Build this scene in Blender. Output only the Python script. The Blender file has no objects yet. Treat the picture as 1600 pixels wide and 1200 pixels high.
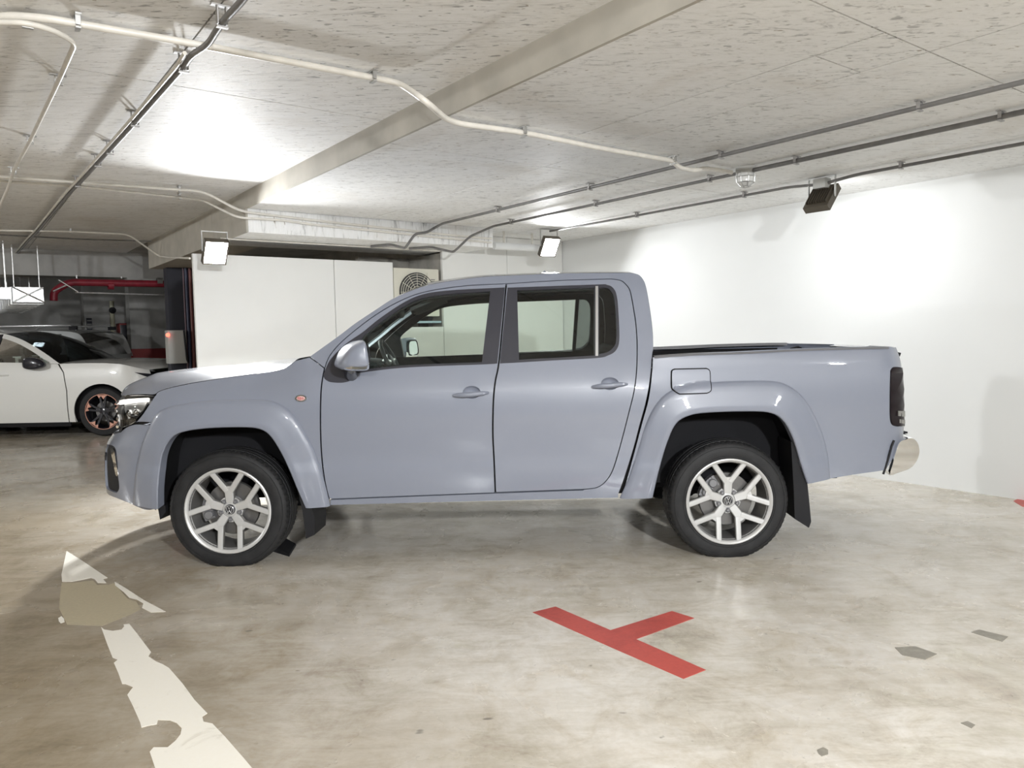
import bpy, bmesh, math, random
import numpy as np
from mathutils import Vector, Matrix
from mathutils.geometry import delaunay_2d_cdt

random.seed(7)
sc = bpy.context.scene
COL = sc.collection
PI = math.pi

# ---------------------------------------------------------------- camera, world, exposure
FPX, PITCH, ROLL, CAMH = 1176.05, 0.0685, -0.0183, 1.42     # focal length in pixels of a 1600x1200 frame
cp, sp = math.cos(PITCH), math.sin(PITCH)
_f = Vector((0, cp, -sp)); _u = Vector((0, sp, cp)); _x = Vector((1, 0, 0))
cr, sr = math.cos(ROLL), math.sin(ROLL)
RIGHT = _x * cr + _u * sr
UP = -_x * sr + _u * cr
FWD = _f
CAM = Vector((0, 0, CAMH))
cam_data = bpy.data.cameras.new('camera')
cam_data.sensor_width = 36.0
cam_data.lens = FPX * 36.0 / 1600.0
cam_data.clip_end = 100
cam = bpy.data.objects.new('camera', cam_data)
COL.objects.link(cam)
cam.matrix_world = Matrix(((RIGHT.x, UP.x, -FWD.x, CAM.x), (RIGHT.y, UP.y, -FWD.y, CAM.y),
                           (RIGHT.z, UP.z, -FWD.z, CAM.z), (0, 0, 0, 1)))
sc.camera = cam
world = bpy.data.worlds.new('world'); sc.world = world
world.use_nodes = True
world.node_tree.nodes['Background'].inputs[0].default_value = (0.6, 0.65, 0.7, 1)
world.node_tree.nodes['Background'].inputs[1].default_value = 0.0      # closed garage: no daylight
sc.view_settings.view_transform = 'Standard'
sc.view_settings.look = 'None'
sc.view_settings.exposure = 0.88
sc.view_settings.gamma = 1.0
sc.view_settings.use_curve_mapping = False
sc.cycles.use_denoising = True
sc.cycles.sample_clamp_indirect = 6.0
sc.cycles.max_bounces = 9
sc.cycles.diffuse_bounces = 5
sc.cycles.transparent_max_bounces = 16
sc.cycles.caustics_reflective = False
sc.cycles.caustics_refractive = False

FLOOD = {'left': 620.0, 'corner': 150.0, 'washer': 42.0, 'back': 300.0, 'centre': 1550.0, 'side': 480.0, 'lane': 900.0, 'deep': 120.0}      # lamp face emission strengths

# ---------------------------------------------------------------- pixel helpers
def ray(px, py):
    return RIGHT * ((px - 800) / FPX) - UP * ((py - 600) / FPX) + FWD
def at(px, py, Y):
    v = ray(px, py); return CAM + v * (Y / v.y)
def zpt(px, py, z):
    v = ray(px, py); return CAM + v * ((z - CAMH) / v.z)
def proj(P):
    d = P - CAM; w = d.dot(FWD)
    return 800 + FPX * d.dot(RIGHT) / w, 600 - FPX * d.dot(UP) / w
TH = 0.6362                                                  # the garage grid is turned against the view
NR = Vector((math.cos(TH), math.sin(TH), 0)); NB = Vector((-math.sin(TH), math.cos(TH), 0))
def uv(u, v, z=0.0):
    return NR * u + NB * v + Vector((0, 0, z))
def touv(P):
    return P.dot(NR), P.dot(NB)
def onB(px, py, v0):                                         # pixel on the plane v = v0
    r = ray(px, py); return CAM + r * (v0 / r.dot(NB))
def onR(px, py, u0):
    r = ray(px, py); return CAM + r * (u0 / r.dot(NR))

# ---------------------------------------------------------------- materials
MATS = {}
def nodes_of(name):
    m = bpy.data.materials.new(name); m.use_nodes = True
    nt = m.node_tree; b = nt.nodes['Principled BSDF']
    MATS[name] = m
    return m, nt, b
def mat(name, col, rough=0.5, metal=0.0, coat=0.0, coat_rough=0.03, emit=0.0, ecol=None, spec=0.5, vary=0.0, scale=6.0, bump=0.0):
    m, nt, b = nodes_of(name)
    b.inputs['Base Color'].default_value = (*col, 1)
    b.inputs['Roughness'].default_value = rough
    b.inputs['Metallic'].default_value = metal
    b.inputs['Coat Weight'].default_value = coat
    b.inputs['Coat Roughness'].default_value = coat_rough
    b.inputs['Specular IOR Level'].default_value = spec
    if emit:
        b.inputs['Emission Color'].default_value = (*(ecol or col), 1)
        b.inputs['Emission Strength'].default_value = emit
    if vary or bump:
        tc = nt.nodes.new('ShaderNodeTexCoord')
        nz = nt.nodes.new('ShaderNodeTexNoise'); nz.inputs['Scale'].default_value = scale
        nz.inputs['Detail'].default_value = 6
        nt.links.new(tc.outputs['Object'], nz.inputs['Vector'])
        if vary:
            rp = nt.nodes.new('ShaderNodeValToRGB')
            rp.color_ramp.elements[0].position = 0.3; rp.color_ramp.elements[1].position = 0.7
            rp.color_ramp.elements[0].color = (*[c * (1 - vary) for c in col], 1)
            rp.color_ramp.elements[1].color = (*[min(1, c * (1 + vary)) for c in col], 1)
            nt.links.new(nz.outputs['Fac'], rp.inputs['Fac'])
            nt.links.new(rp.outputs['Color'], b.inputs['Base Color'])
        if bump:
            bp = nt.nodes.new('ShaderNodeBump'); bp.inputs['Strength'].default_value = bump
            bp.inputs['Distance'].default_value = 0.01
            nt.links.new(nz.outputs['Fac'], bp.inputs['Height'])
            nt.links.new(bp.outputs['Normal'], b.inputs['Normal'])
    return m
def thin_glass(name, tint, refl=1.0, rough=0.0):
    m = bpy.data.materials.new(name); m.use_nodes = True; nt = m.node_tree
    for n in list(nt.nodes): nt.nodes.remove(n)
    out = nt.nodes.new('ShaderNodeOutputMaterial'); mix = nt.nodes.new('ShaderNodeMixShader')
    tr = nt.nodes.new('ShaderNodeBsdfTransparent'); tr.inputs[0].default_value = (*tint, 1)
    gl = nt.nodes.new('ShaderNodeBsdfGlossy'); gl.inputs['Roughness'].default_value = rough
    gl.inputs['Color'].default_value = (refl, refl, refl, 1)
    fr = nt.nodes.new('ShaderNodeFresnel'); fr.inputs['IOR'].default_value = 1.5
    nt.links.new(fr.outputs[0], mix.inputs[0]); nt.links.new(tr.outputs[0], mix.inputs[1])
    nt.links.new(gl.outputs[0], mix.inputs[2]); nt.links.new(mix.outputs[0], out.inputs[0])
    MATS[name] = m
    return m
class NB_:                                                   # small node-building helper
    def __init__(s, nt): s.nt = nt
    def n(s, typ, **kw):
        nd = s.nt.nodes.new(typ)
        for k, v in kw.items():
            if k.startswith('_'): setattr(nd, k[1:], v)
            else: nd.inputs[k.replace('__', ' ')].default_value = v
        return nd
    def l(s, a, b): s.nt.links.new(a, b)
    def noise(s, vec, scale, detail=4, rough=0.5, dist=0.0):
        nd = s.n('ShaderNodeTexNoise', Scale=scale, Detail=detail, Roughness=rough, Distortion=dist)
        s.l(vec, nd.inputs['Vector']); return nd.outputs['Fac']
    def ramp(s, fac, stops):
        nd = s.n('ShaderNodeValToRGB'); e = nd.color_ramp.elements
        while len(e) < len(stops): e.new(0.5)
        for i, (p, c) in enumerate(stops):
            e[i].position = p; e[i].color = (c, c, c, 1) if not isinstance(c, tuple) else (*c, 1)
        s.l(fac, nd.inputs['Fac']); return nd.outputs['Color']
    def mix(s, fac, a, b, blend='MIX'):
        nd = s.nt.nodes.new('ShaderNodeMix'); nd.data_type = 'RGBA'; nd.blend_type = blend
        for sock, val in ((nd.inputs[0], fac), (nd.inputs[6], a), (nd.inputs[7], b)):
            if isinstance(val, (int, float)): sock.default_value = val
            elif isinstance(val, tuple): sock.default_value = (*val, 1)
            else: s.l(val, sock)
        return nd.outputs[2]
    def mapping(s, vec, scale=(1, 1, 1), rot=(0, 0, 0), loc=(0, 0, 0)):
        nd = s.n('ShaderNodeMapping', Scale=scale, Rotation=rot, Location=loc)
        s.l(vec, nd.inputs['Vector']); return nd.outputs[0]

def floor_material():
    m, nt, b = nodes_of('polished_floor'); k = NB_(nt)
    v = k.n('ShaderNodeTexCoord').outputs['Object']
    big = k.noise(v, 0.55, 5, 0.6, 0.3); mid = k.noise(v, 2.3, 7, 0.65, 0.6); fine = k.noise(v, 38, 4, 0.6)
    c = k.ramp(big, [(0.34, (0.54, 0.49, 0.41)), (0.52, (0.68, 0.63, 0.555)), (0.70, (0.76, 0.715, 0.645))])
    c = k.mix(0.45, c, k.ramp(mid, [(0.32, (0.40, 0.35, 0.26)), (0.52, (0.68, 0.63, 0.555)), (0.68, (0.79, 0.75, 0.69))]))
    c = k.mix(0.16, c, k.ramp(fine, [(0.35, 0.30), (0.65, 0.75)]), 'OVERLAY')
    # trowel swirls
    sw = k.noise(k.mapping(v, (1.0, 4.5, 1), (0, 0, 0.5)), 2.0, 6, 0.7, 1.6)
    c = k.mix(0.22, c, k.ramp(sw, [(0.38, (0.38, 0.335, 0.25)), (0.58, (0.76, 0.715, 0.645))]))
    mo = k.noise(v, 4.0, 12, 0.72, 0.9)
    c = k.mix(0.45, c, k.ramp(mo, [(0.30, 0.16), (0.5, 0.52), (0.68, 0.76)]), 'OVERLAY')
    st2 = k.noise(k.mapping(v, (1, 1, 1), (0, 0, 0), (3.1, 7.7, 0)), 0.9, 6, 0.7, 0.8)
    c = k.mix(k.ramp(st2, [(0.52, 0.0), (0.72, 0.55)]), c, (0.36, 0.31, 0.22))
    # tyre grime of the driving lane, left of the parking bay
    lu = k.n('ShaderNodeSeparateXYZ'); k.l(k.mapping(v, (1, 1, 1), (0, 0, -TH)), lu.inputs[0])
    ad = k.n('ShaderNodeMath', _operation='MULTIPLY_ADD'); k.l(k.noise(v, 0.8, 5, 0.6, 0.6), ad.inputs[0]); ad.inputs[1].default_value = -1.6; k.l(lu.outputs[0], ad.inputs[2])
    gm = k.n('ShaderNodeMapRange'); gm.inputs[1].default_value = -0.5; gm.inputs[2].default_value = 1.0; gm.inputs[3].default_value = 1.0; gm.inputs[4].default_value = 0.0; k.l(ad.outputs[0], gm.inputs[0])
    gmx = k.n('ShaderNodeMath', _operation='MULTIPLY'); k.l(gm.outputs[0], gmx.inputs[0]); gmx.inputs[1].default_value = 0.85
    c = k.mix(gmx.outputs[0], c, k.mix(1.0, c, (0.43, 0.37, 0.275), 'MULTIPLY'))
    # dark chips and grit
    sp_ = k.noise(k.mapping(v, (1, 1.8, 1)), 6.5, 2, 0.5)
    c = k.mix(k.ramp(sp_, [(0.735, 0.0), (0.775, 0.75)]), c, (0.17, 0.15, 0.12))
    g2 = k.noise(v, 21, 2, 0.5)
    c = k.mix(k.ramp(g2, [(0.72, 0.0), (0.78, 0.55)]), c, (0.20, 0.18, 0.14))
    k.l(c, b.inputs['Base Color'])
    r = k.ramp(k.noise(v, 1.6, 6, 0.6, 0.5), [(0.3, 0.14), (0.7, 0.36)])
    k.l(r, b.inputs['Roughness'])
    b.inputs['Specular IOR Level'].default_value = 0.55
    bp = k.n('ShaderNodeBump', Strength=0.12, Distance=0.004)
    k.l(k.noise(v, 3.0, 5, 0.6, 0.8), bp.inputs['Height']); k.l(bp.outputs[0], b.inputs['Normal'])
    return m
def ceiling_material(name, tint, spots, ang=0.10, sx=2.2, sy=13.0, dist=1.4):
    m, nt, b = nodes_of(name); k = NB_(nt)
    v = k.n('ShaderNodeTexCoord').outputs['Object']
    g = k.mapping(v, (1, 1, 1), (0, 0, -TH))
    big = k.noise(g, 0.7, 5, 0.6, 0.4)
    c = k.ramp(big, [(0.30, tuple(t * 0.80 for t in tint)), (0.70, tint)])
    st = k.noise(k.mapping(v, (sx, sy, 1), (0, 0, ang)), 2.2, 7, 0.7, dist)
    c = k.mix(0.75, c, k.ramp(st, [(0.33, tuple(t * 0.50 for t in tint)), (0.45, tint), (0.66, tuple(min(0.92, t * 1.28) for t in tint))]))
    fi = k.noise(k.mapping(v, (6, 16, 1), (0, 0, 0.25)), 3.5, 8, 0.75, 0.8)
    c = k.mix(0.5, c, k.ramp(fi, [(0.30, 0.26), (0.5, 0.56), (0.7, 0.78)]), 'OVERLAY')
    tan = k.noise(v, 1.1, 5, 0.6, 0.5)
    c = k.mix(k.ramp(tan, [(0.55, 0.0), (0.72, 0.30)]), c, (0.52, 0.45, 0.35))
    pk = k.noise(k.mapping(v, (7, 17, 1), (0, 0, 0.15)), 2.1, 3, 0.5, 0.3)
    pm = k.noise(v, 0.45, 2)
    msk = k.mix(1.0, k.ramp(pk, [(0.62, 0.0), (0.69, spots)]), k.ramp(pm, [(0.42, 0.15), (0.58, 1.0)]), 'MULTIPLY')
    c = k.mix(msk, c, tuple(t * 0.30 for t in tint))
    pk2 = k.noise(k.mapping(v, (4, 9, 1)), 4.2, 2, 0.5)
    c = k.mix(k.ramp(pk2, [(0.70, 0.0), (0.74, 0.7)]), c, (0.22, 0.16, 0.10))
    k.l(c, b.inputs['Base Color'])
    b.inputs['Roughness'].default_value = 0.62
    bp = k.n('ShaderNodeBump', Strength=0.35, Distance=0.006)
    k.l(st, bp.inputs['Height']); k.l(bp.outputs[0], b.inputs['Normal'])
    return m
def worn_paint(name, col, worn, amount, scale=5.0):
    m, nt, b = nodes_of(name); k = NB_(nt)
    v = k.n('ShaderNodeTexCoord').outputs['Object']
    n1 = k.noise(v, scale, 6, 0.7, 0.5); n2 = k.noise(v, 60, 3, 0.6)
    c = k.mix(k.ramp(n1, [(0.62 - amount, 0.0), (0.72, 0.7)]), col, worn)
    c = k.mix(0.15, c, k.ramp(n2, [(0.35, 0.45), (0.65, 0.75)]), 'OVERLAY')
    k.l(c, b.inputs['Base Color']); b.inputs['Roughness'].default_value = 0.45
    return m

M_FLOOR = floor_material()
M_CEIL = ceiling_material('ceiling_concrete', (0.86, 0.86, 0.845), 0.6, -0.30, 2.4, 8.0, 2.2)
M_CEIL2 = ceiling_material('ceiling_concrete_spotted', (0.82, 0.815, 0.795), 0.85)
M_CONC = mat('rough_concrete', (0.42, 0.40, 0.36), 0.8, vary=0.25, scale=5, bump=0.3)
M_RISER = mat('riser_concrete', (0.44, 0.415, 0.365), 0.75, vary=0.12, scale=4, bump=0.1)
M_DARKC = mat('plain_concrete', (0.38, 0.375, 0.36), 0.85, vary=0.2, scale=3)
M_WALL = mat('white_wall_paint', (0.76, 0.77, 0.765), 0.6, vary=0.015, scale=1.5)
M_PANEL = mat('white_panel', (0.80, 0.80, 0.775), 0.5, vary=0.02, scale=2)
M_DARK = mat('navy_black', (0.035, 0.036, 0.048), 0.7)  # even near-black tone of the post and the vent strip
M_REDDADO = mat('red_dado_paint', (0.24, 0.02, 0.02), 0.55, vary=0.2, scale=4)
M_GALV = mat('galvanised_steel', (0.55, 0.55, 0.54), 0.38, metal=0.85, vary=0.15, scale=20)
M_CONDW = mat('pale_conduit', (0.72, 0.69, 0.63), 0.4, vary=0.08, scale=15)
M_CONDG = mat('grey_conduit', (0.17, 0.165, 0.16), 0.42, vary=0.15, scale=15)
M_CLIP = mat('clip_steel', (0.36, 0.35, 0.34), 0.5, metal=0.4)
M_RED = mat('red_pipe_paint', (0.23, 0.015, 0.03), 0.45, vary=0.2, scale=12)
M_FOIL = mat('foil_duct', (0.70, 0.71, 0.73), 0.28, metal=0.95, vary=0.2, scale=9, bump=0.5)
M_PAINT = mat('grey_car_paint', (0.222, 0.242, 0.299), 0.38, coat=0.9, coat_rough=0.02)
M_BLACKG = mat('gloss_black_trim', (0.025, 0.025, 0.032), 0.25, coat=0.3)
M_BLACKM = mat('matt_black_plastic', (0.014, 0.014, 0.016), 0.6, spec=0.25)
M_PILLAR = mat('black_pillar_film', (0.034, 0.034, 0.044), 0.35)
M_INNER = mat('dark_underbody', (0.015, 0.015, 0.016), 0.9, spec=0.2)
M_LINER = mat('wheel_arch_liner', (0.014, 0.014, 0.016), 0.85, spec=0.2)
M_RUBBER = mat('tyre_rubber', (0.017, 0.017, 0.018), 0.62, spec=0.35, vary=0.3, scale=14, bump=0.1)
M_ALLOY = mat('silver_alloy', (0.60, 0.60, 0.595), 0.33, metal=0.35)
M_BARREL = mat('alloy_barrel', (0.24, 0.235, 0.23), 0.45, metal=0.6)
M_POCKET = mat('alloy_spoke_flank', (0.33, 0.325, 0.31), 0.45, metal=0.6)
M_DISC = mat('brake_steel', (0.17, 0.165, 0.16), 0.4, metal=0.7)
M_CALIPER = mat('cast_caliper', (0.22, 0.22, 0.23), 0.5, metal=0.4)
M_CHROME = mat('chrome', (0.88, 0.88, 0.88), 0.05, metal=1.0)
M_SATIN = mat('satin_silver', (0.6, 0.6, 0.6), 0.3, metal=0.8)
M_GLASSG = thin_glass('green_window_glass', (0.915, 0.985, 0.935))
M_GLASSD = thin_glass('dark_quarter_glass', (0.30, 0.34, 0.33), 1.3)
M_GLASSK = thin_glass('dark_privacy_glass', (0.04, 0.045, 0.05))
M_LENSC = thin_glass('clear_lamp_lens', (0.80, 0.80, 0.80))
M_LAMPW = mat('white_lamp_strip', (0.92, 0.91, 0.86), 0.2, emit=1.2, ecol=(1.0, 0.98, 0.92))
M_TAIL = mat('smoked_tail_lens', (0.016, 0.011, 0.013), 0.3, spec=0.15)
M_CABIN = mat('dark_cabin_plastic', (0.030, 0.032, 0.034), 0.6)
M_SEAT = mat('charcoal_seat_fabric', (0.05, 0.05, 0.053), 0.9, vary=0.2, scale=30)
M_HEADL = mat('headliner', (0.05, 0.052, 0.055), 0.9)
M_MIRROR = mat('mirror_glass', (0.75, 0.8, 0.78), 0.03, metal=1.0)
M_WHITEC = mat('white_car_paint', (0.80, 0.80, 0.77), 0.35, coat=1.0)
M_COPPER = mat('copper_rim_accent', (0.62, 0.33, 0.25), 0.35, metal=0.6)
M_ACW = mat('cream_unit_casing', (0.70, 0.68, 0.58), 0.5)
M_ACD = mat('fan_grille_dark', (0.06, 0.06, 0.06), 0.6)
M_BOX = mat('grey_box_metal', (0.46, 0.46, 0.44), 0.5)
M_BROWN = mat('bronze_lamp_casing', (0.10, 0.085, 0.065), 0.45, metal=0.3)
M_BADGE_R = mat('red_badge_enamel', (0.45, 0.05, 0.05), 0.3)
M_ARROW = worn_paint('white_floor_paint', (0.90, 0.86, 0.77), (0.60, 0.55, 0.45), 0.0)
M_REDP = worn_paint('red_floor_paint', (0.52, 0.095, 0.075), (0.24, 0.035, 0.03), 0.16, 2.6)
M_PATCH = worn_paint('dark_floor_patch', (0.27, 0.25, 0.21), (0.42, 0.39, 0.33), 0.1, 14)
M_YELP = worn_paint('pale_yellow_floor_paint', (0.66, 0.58, 0.36), (0.55, 0.50, 0.38), 0.05)

# ---------------------------------------------------------------- object helpers
def tag(o, label=None, cat=None, group=None, kind=None):
    if label: o['label'] = label
    if cat: o['category'] = cat
    if group: o['group'] = group
    if kind: o['kind'] = kind
    return o
def empty(name, loc=(0, 0, 0), label=None, cat=None, group=None, rz=0.0):
    o = bpy.data.objects.new(name, None); COL.objects.link(o)
    o.location = loc; o.rotation_euler = (0, 0, rz); o.empty_display_size = 0.1
    return tag(o, label, cat, group)
def link(name, me, parent=None, local=False):
    """World-coordinate mesh; if parented to an unrotated/rotated empty the inverse keeps the world position."""
    o = bpy.data.objects.new(name, me); COL.objects.link(o)
    if parent is not None:
        o.parent = parent
        if not local:
            bpy_m = world_matrix(parent)
            o.matrix_parent_inverse = bpy_m.inverted()
    return o
def world_matrix(o):
    m = Matrix.Translation(o.location) @ o.rotation_euler.to_matrix().to_4x4()
    if o.parent is not None:
        m = world_matrix(o.parent) @ o.matrix_parent_inverse @ m
    return m
def bm_obj(name, bm, material, parent=None, smooth=None, local=False):
    me = bpy.data.meshes.new(name)
    bmesh.ops.recalc_face_normals(bm, faces=bm.faces)
    bm.to_mesh(me); bm.free()
    mats = material if isinstance(material, (list, tuple)) else [material]
    for mm in mats: me.materials.append(mm)
    if smooth is not None:
        for p in me.polygons: p.use_smooth = True
        me.set_sharp_from_angle(angle=math.radians(smooth))
    return link(name, me, parent, local)
def py_obj(name, verts, faces, material, parent=None, smooth=None, local=False):
    bm = bmesh.new()
    vs = [bm.verts.new(v) for v in verts]
    for f in faces:
        try: bm.faces.new([vs[i] for i in f])
        except ValueError: pass
    return bm_obj(name, bm, material, parent, smooth, local)
def box_into(bm, c, half, ax=(Vector((1, 0, 0)), Vector((0, 1, 0)), Vector((0, 0, 1))), mi=0):
    c = Vector(c); vs = []
    for sx in (-1, 1):
        for sy in (-1, 1):
            for sz in (-1, 1):
                vs.append(bm.verts.new(c + ax[0] * (sx * half[0]) + ax[1] * (sy * half[1]) + ax[2] * (sz * half[2])))
    for f in ((0, 1, 3, 2), (4, 6, 7, 5), (0, 4, 5, 1), (2, 3, 7, 6), (0, 2, 6, 4), (1, 5, 7, 3)):
        fc = bm.faces.new([vs[i] for i in f]); fc.material_index = mi
    return vs
UVAX = (NR, NB, Vector((0, 0, 1)))
def uvbox(bm, u0, u1, v0, v1, z0, z1):
    box_into(bm, uv((u0 + u1) / 2, (v0 + v1) / 2, (z0 + z1) / 2), (abs(u1 - u0) / 2, abs(v1 - v0) / 2, abs(z1 - z0) / 2), UVAX)
def bevel_box(name, c, half, material, parent=None, ax=None, bev=0.006, seg=2, local=False):
    bm = bmesh.new(); box_into(bm, c, half, ax or (Vector((1, 0, 0)), Vector((0, 1, 0)), Vector((0, 0, 1))))
    bmesh.ops.recalc_face_normals(bm, faces=bm.faces)
    bmesh.ops.bevel(bm, geom=list(bm.edges), offset=bev, segments=seg, affect='EDGES', profile=0.7)
    return bm_obj(name, bm, material, parent, 40, local)
def tube_into(bm, pts, r, seg=10, cap=True, closed=False):
    pts = [Vector(p) for p in pts]; n = len(pts); rings = []
    prev = None
    for i, p in enumerate(pts):
        a = pts[i - 1] if (i > 0 or closed) else p; b = pts[(i + 1) % n] if (i < n - 1 or closed) else p
        t = (b - a).normalized()
        if prev is None:
            nrm = t.orthogonal().normalized()
        else:
            nrm = (prev - t * prev.dot(t))
            nrm = nrm.normalized() if nrm.length > 1e-6 else t.orthogonal().normalized()
        prev = nrm; bi = t.cross(nrm)
        rr = r[i] if isinstance(r, (list, tuple)) else r
        rings.append([bm.verts.new(p + (nrm * math.cos(2 * PI * k / seg) + bi * math.sin(2 * PI * k / seg)) * rr) for k in range(seg)])
    for i in range(n if closed else n - 1):
        A, B = rings[i], rings[(i + 1) % n]
        for k in range(seg):
            bm.faces.new((A[k], A[(k + 1) % seg], B[(k + 1) % seg], B[k]))
    if cap and not closed:
        bm.faces.new(rings[0][::-1]); bm.faces.new(rings[-1])
def tube(name, pts, r, material, parent=None, seg=10, closed=False, local=False):
    bm = bmesh.new(); tube_into(bm, pts, r, seg, True, closed)
    return bm_obj(name, bm, material, parent, 50, local)
def fillet(pts, rad=0.06, n=5):
    pts = [Vector(p) for p in pts]; out = [pts[0]]
    for i in range(1, len(pts) - 1):
        p = pts[i]; a = pts[i - 1] - p; b = pts[i + 1] - p
        ra = min(rad, a.length * 0.45, b.length * 0.45)
        A = p + a.normalized() * ra; B = p + b.normalized() * ra
        for k in range(n + 1):
            t = k / n; out.append(A * (1 - t) ** 2 + p * (2 * t * (1 - t)) + B * t * t)
    out.append(pts[-1]); return out
def lathe_into(bm, prof, O, axis, seg=48, closed_profile=False, mi=0, mod=None):
    """prof: (radius, offset along axis) pairs."""
    axis = Vector(axis).normalized(); e1 = axis.orthogonal().normalized(); e2 = axis.cross(e1); O = Vector(O)
    rings = []
    for k in range(seg):
        a = 2 * PI * k / seg; d = e1 * math.cos(a) + e2 * math.sin(a)
        rings.append([bm.verts.new(O + d * ((r + (mod(k, j) if mod else 0)) if r > 0 else 0.0001) + axis * o) for j, (r, o) in enumerate(prof)])
    n = len(prof)
    for k in range(seg):
        A, B = rings[k], rings[(k + 1) % seg]
        for j in range(n if closed_profile else n - 1):
            j2 = (j + 1) % n
            f = bm.faces.new((A[j], A[j2], B[j2], B[j])); f.material_index = mi
def lathe(name, prof, O, axis, material, parent=None, seg=48, closed=False, smooth=35, local=False, mod=None):
    bm = bmesh.new(); lathe_into(bm, prof, O, axis, seg, closed, 0, mod)
    bmesh.ops.remove_doubles(bm, verts=bm.verts, dist=0.0003)
    return bm_obj(name, bm, material, parent, smooth, local)
def catmull(pts, n=8, closed=False):
    pts = [tuple(p) for p in pts]; N = len(pts)
    if N < 3: return pts
    out = []
    rng = range(N) if closed else range(N - 1)
    for i in rng:
        if closed: p0, p1, p2, p3 = pts[i - 1], pts[i], pts[(i + 1) % N], pts[(i + 2) % N]
        else: p0, p1, p2, p3 = pts[max(0, i - 1)], pts[i], pts[i + 1], pts[min(N - 1, i + 2)]
        for k in range(n):
            t = k / n
            out.append(tuple(0.5 * (2 * b + (c - a) * t + (2 * a - 5 * b + 4 * c - d) * t * t + (3 * b - a - 3 * c + d) * t ** 3)
                             for a, b, c, d in zip(p0, p1, p2, p3)))
    if not closed: out.append(pts[-1])
    return out
def resample(pts, n):
    P = np.array(pts, float); d = np.r_[0, np.cumsum(np.linalg.norm(np.diff(P, axis=0), axis=1))]
    t = np.linspace(0, d[-1], n)
    return [tuple(np.interp(tt, d, P[:, j]) for j in range(P.shape[1])) for tt in t]
def copy_tree(o, parent=None):
    c = o.copy(); COL.objects.link(c); c.parent = parent
    if parent is not None: c.matrix_parent_inverse = o.matrix_parent_inverse
    for ch in list(o.children): copy_tree(ch, c)
    return c
# ================================================================ the garage shell
UR, VB, VF, US = 6.834, 8.0155, 7.4292, 2.33          # right wall, partition, bulkhead face, ceiling step
HR, HL, HS, HP = 2.66, 2.82, 2.435, 2.2675            # right ceiling, left ceiling, soffit, partition top
U0, U1, V0, V1 = -7.0, 7.05, -8.0, 20.0

def struct(name, bm, m, parent=None, smooth=None):
    o = bm_obj(name, bm, m, parent, smooth)
    if parent is None: o['kind'] = 'structure'
    return o
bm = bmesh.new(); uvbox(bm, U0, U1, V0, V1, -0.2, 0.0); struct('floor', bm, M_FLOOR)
bm = bmesh.new(); uvbox(bm, UR, UR + 0.2, V0, 8.6, 0, 3.1); struct('wall_right', bm, M_WALL)
bm = bmesh.new(); uvbox(bm, U0 - 0.2, U0, V0, V1, 0, 3.1); struct('wall_left', bm, M_WALL)
bm = bmesh.new(); uvbox(bm, U0, U1, V0 - 0.2, V0, 0, 3.1); struct('wall_front', bm, M_WALL)
bm = bmesh.new(); uvbox(bm, U0, U1, V1, V1 + 0.2, 0, 3.1); struct('wall_far', bm, M_DARKC)
bm = bmesh.new(); uvbox(bm, 5.2, 5.4, 8.6, V1, 0, 3.1); struct('wall_inner', bm, M_DARKC)

# right bay ceiling: slab with cast panels between recessed joints
bm = bmesh.new(); uvbox(bm, US + 0.02, UR + 0.2, V0, 8.6, HR + 0.012, HR + 0.4)
ceil_r = struct('ceiling', bm, M_RISER)
UJ = [US, 3.6414, 5.74, UR]
VJ = [V0, -6.671, -3.885, -1.099, 1.687, 4.473, 7.43, 8.6]
patch_c = [touv(zpt(*p, HR)) for p in ((1280, 90), (1369, 50), (1342, 112))]
PU0 = 0.5 * (patch_c[0][0] + patch_c[1][0]); PV1 = 0.5 * (patch_c[0][1] + patch_c[2][1])
G = 0.004
def cpanel(u0, u1, v0, v1):
    bm = bmesh.new(); uvbox(bm, u0 + G, u1 - G, v0 + G, v1 - G, HR, HR + 0.0115)
    struct('ceiling_panel', bm, M_CEIL, ceil_r)
for i in range(3):
    for j in range(7):
        if i == 0 and j == 4:
            cpanel(US + 0.0, PU0, VJ[4], VJ[5]); cpanel(PU0, UJ[1], PV1, VJ[5]); cpanel(PU0, UJ[1], VJ[4], PV1)
        else:
            cpanel(UJ[i] + (0.0), UJ[i + 1], VJ[j], VJ[j + 1])
bm = bmesh.new(); uvbox(bm, US, US + 0.02, V0, 8.6, HR + 0.0, HR + 0.4)
struct('step_riser', bm, M_RISER, ceil_r)

# left bay ceiling
bm = bmesh.new(); uvbox(bm, U0, US + 0.02, V0, 8.61, HL + 0.012, HL + 0.25); uvbox(bm, U0, UR, 8.61, V1, HL + 0.012, HL + 0.25)
ceil_l = struct('ceiling', bm, M_DARKC)
vl = touv(zpt(400, 155, HL))[1]; ul = touv(zpt(252, 125, HL))[0]
uj = [U0, ul - 5.572, ul - 2.786, ul, US]
vj = [V0] + [vl + 2.786 * k for k in range(-4, 5) if V0 < vl + 2.786 * k < V1] + [V1]
for i in range(4):
    for j in range(len(vj) - 1):
        bm = bmesh.new(); uvbox(bm, uj[i] + G, uj[i + 1] - (G if i < 3 else 0.0), vj[j] + G, vj[j + 1] - G, HL, HL + 0.0115)
        struct('ceiling_panel', bm, M_CEIL2, ceil_l)
bm = bmesh.new(); uvbox(bm, US + 0.021, 5.2, 8.61, V1, HL, HL + 0.0115); struct('ceiling_panel', bm, M_DARKC, ceil_l)

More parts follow.
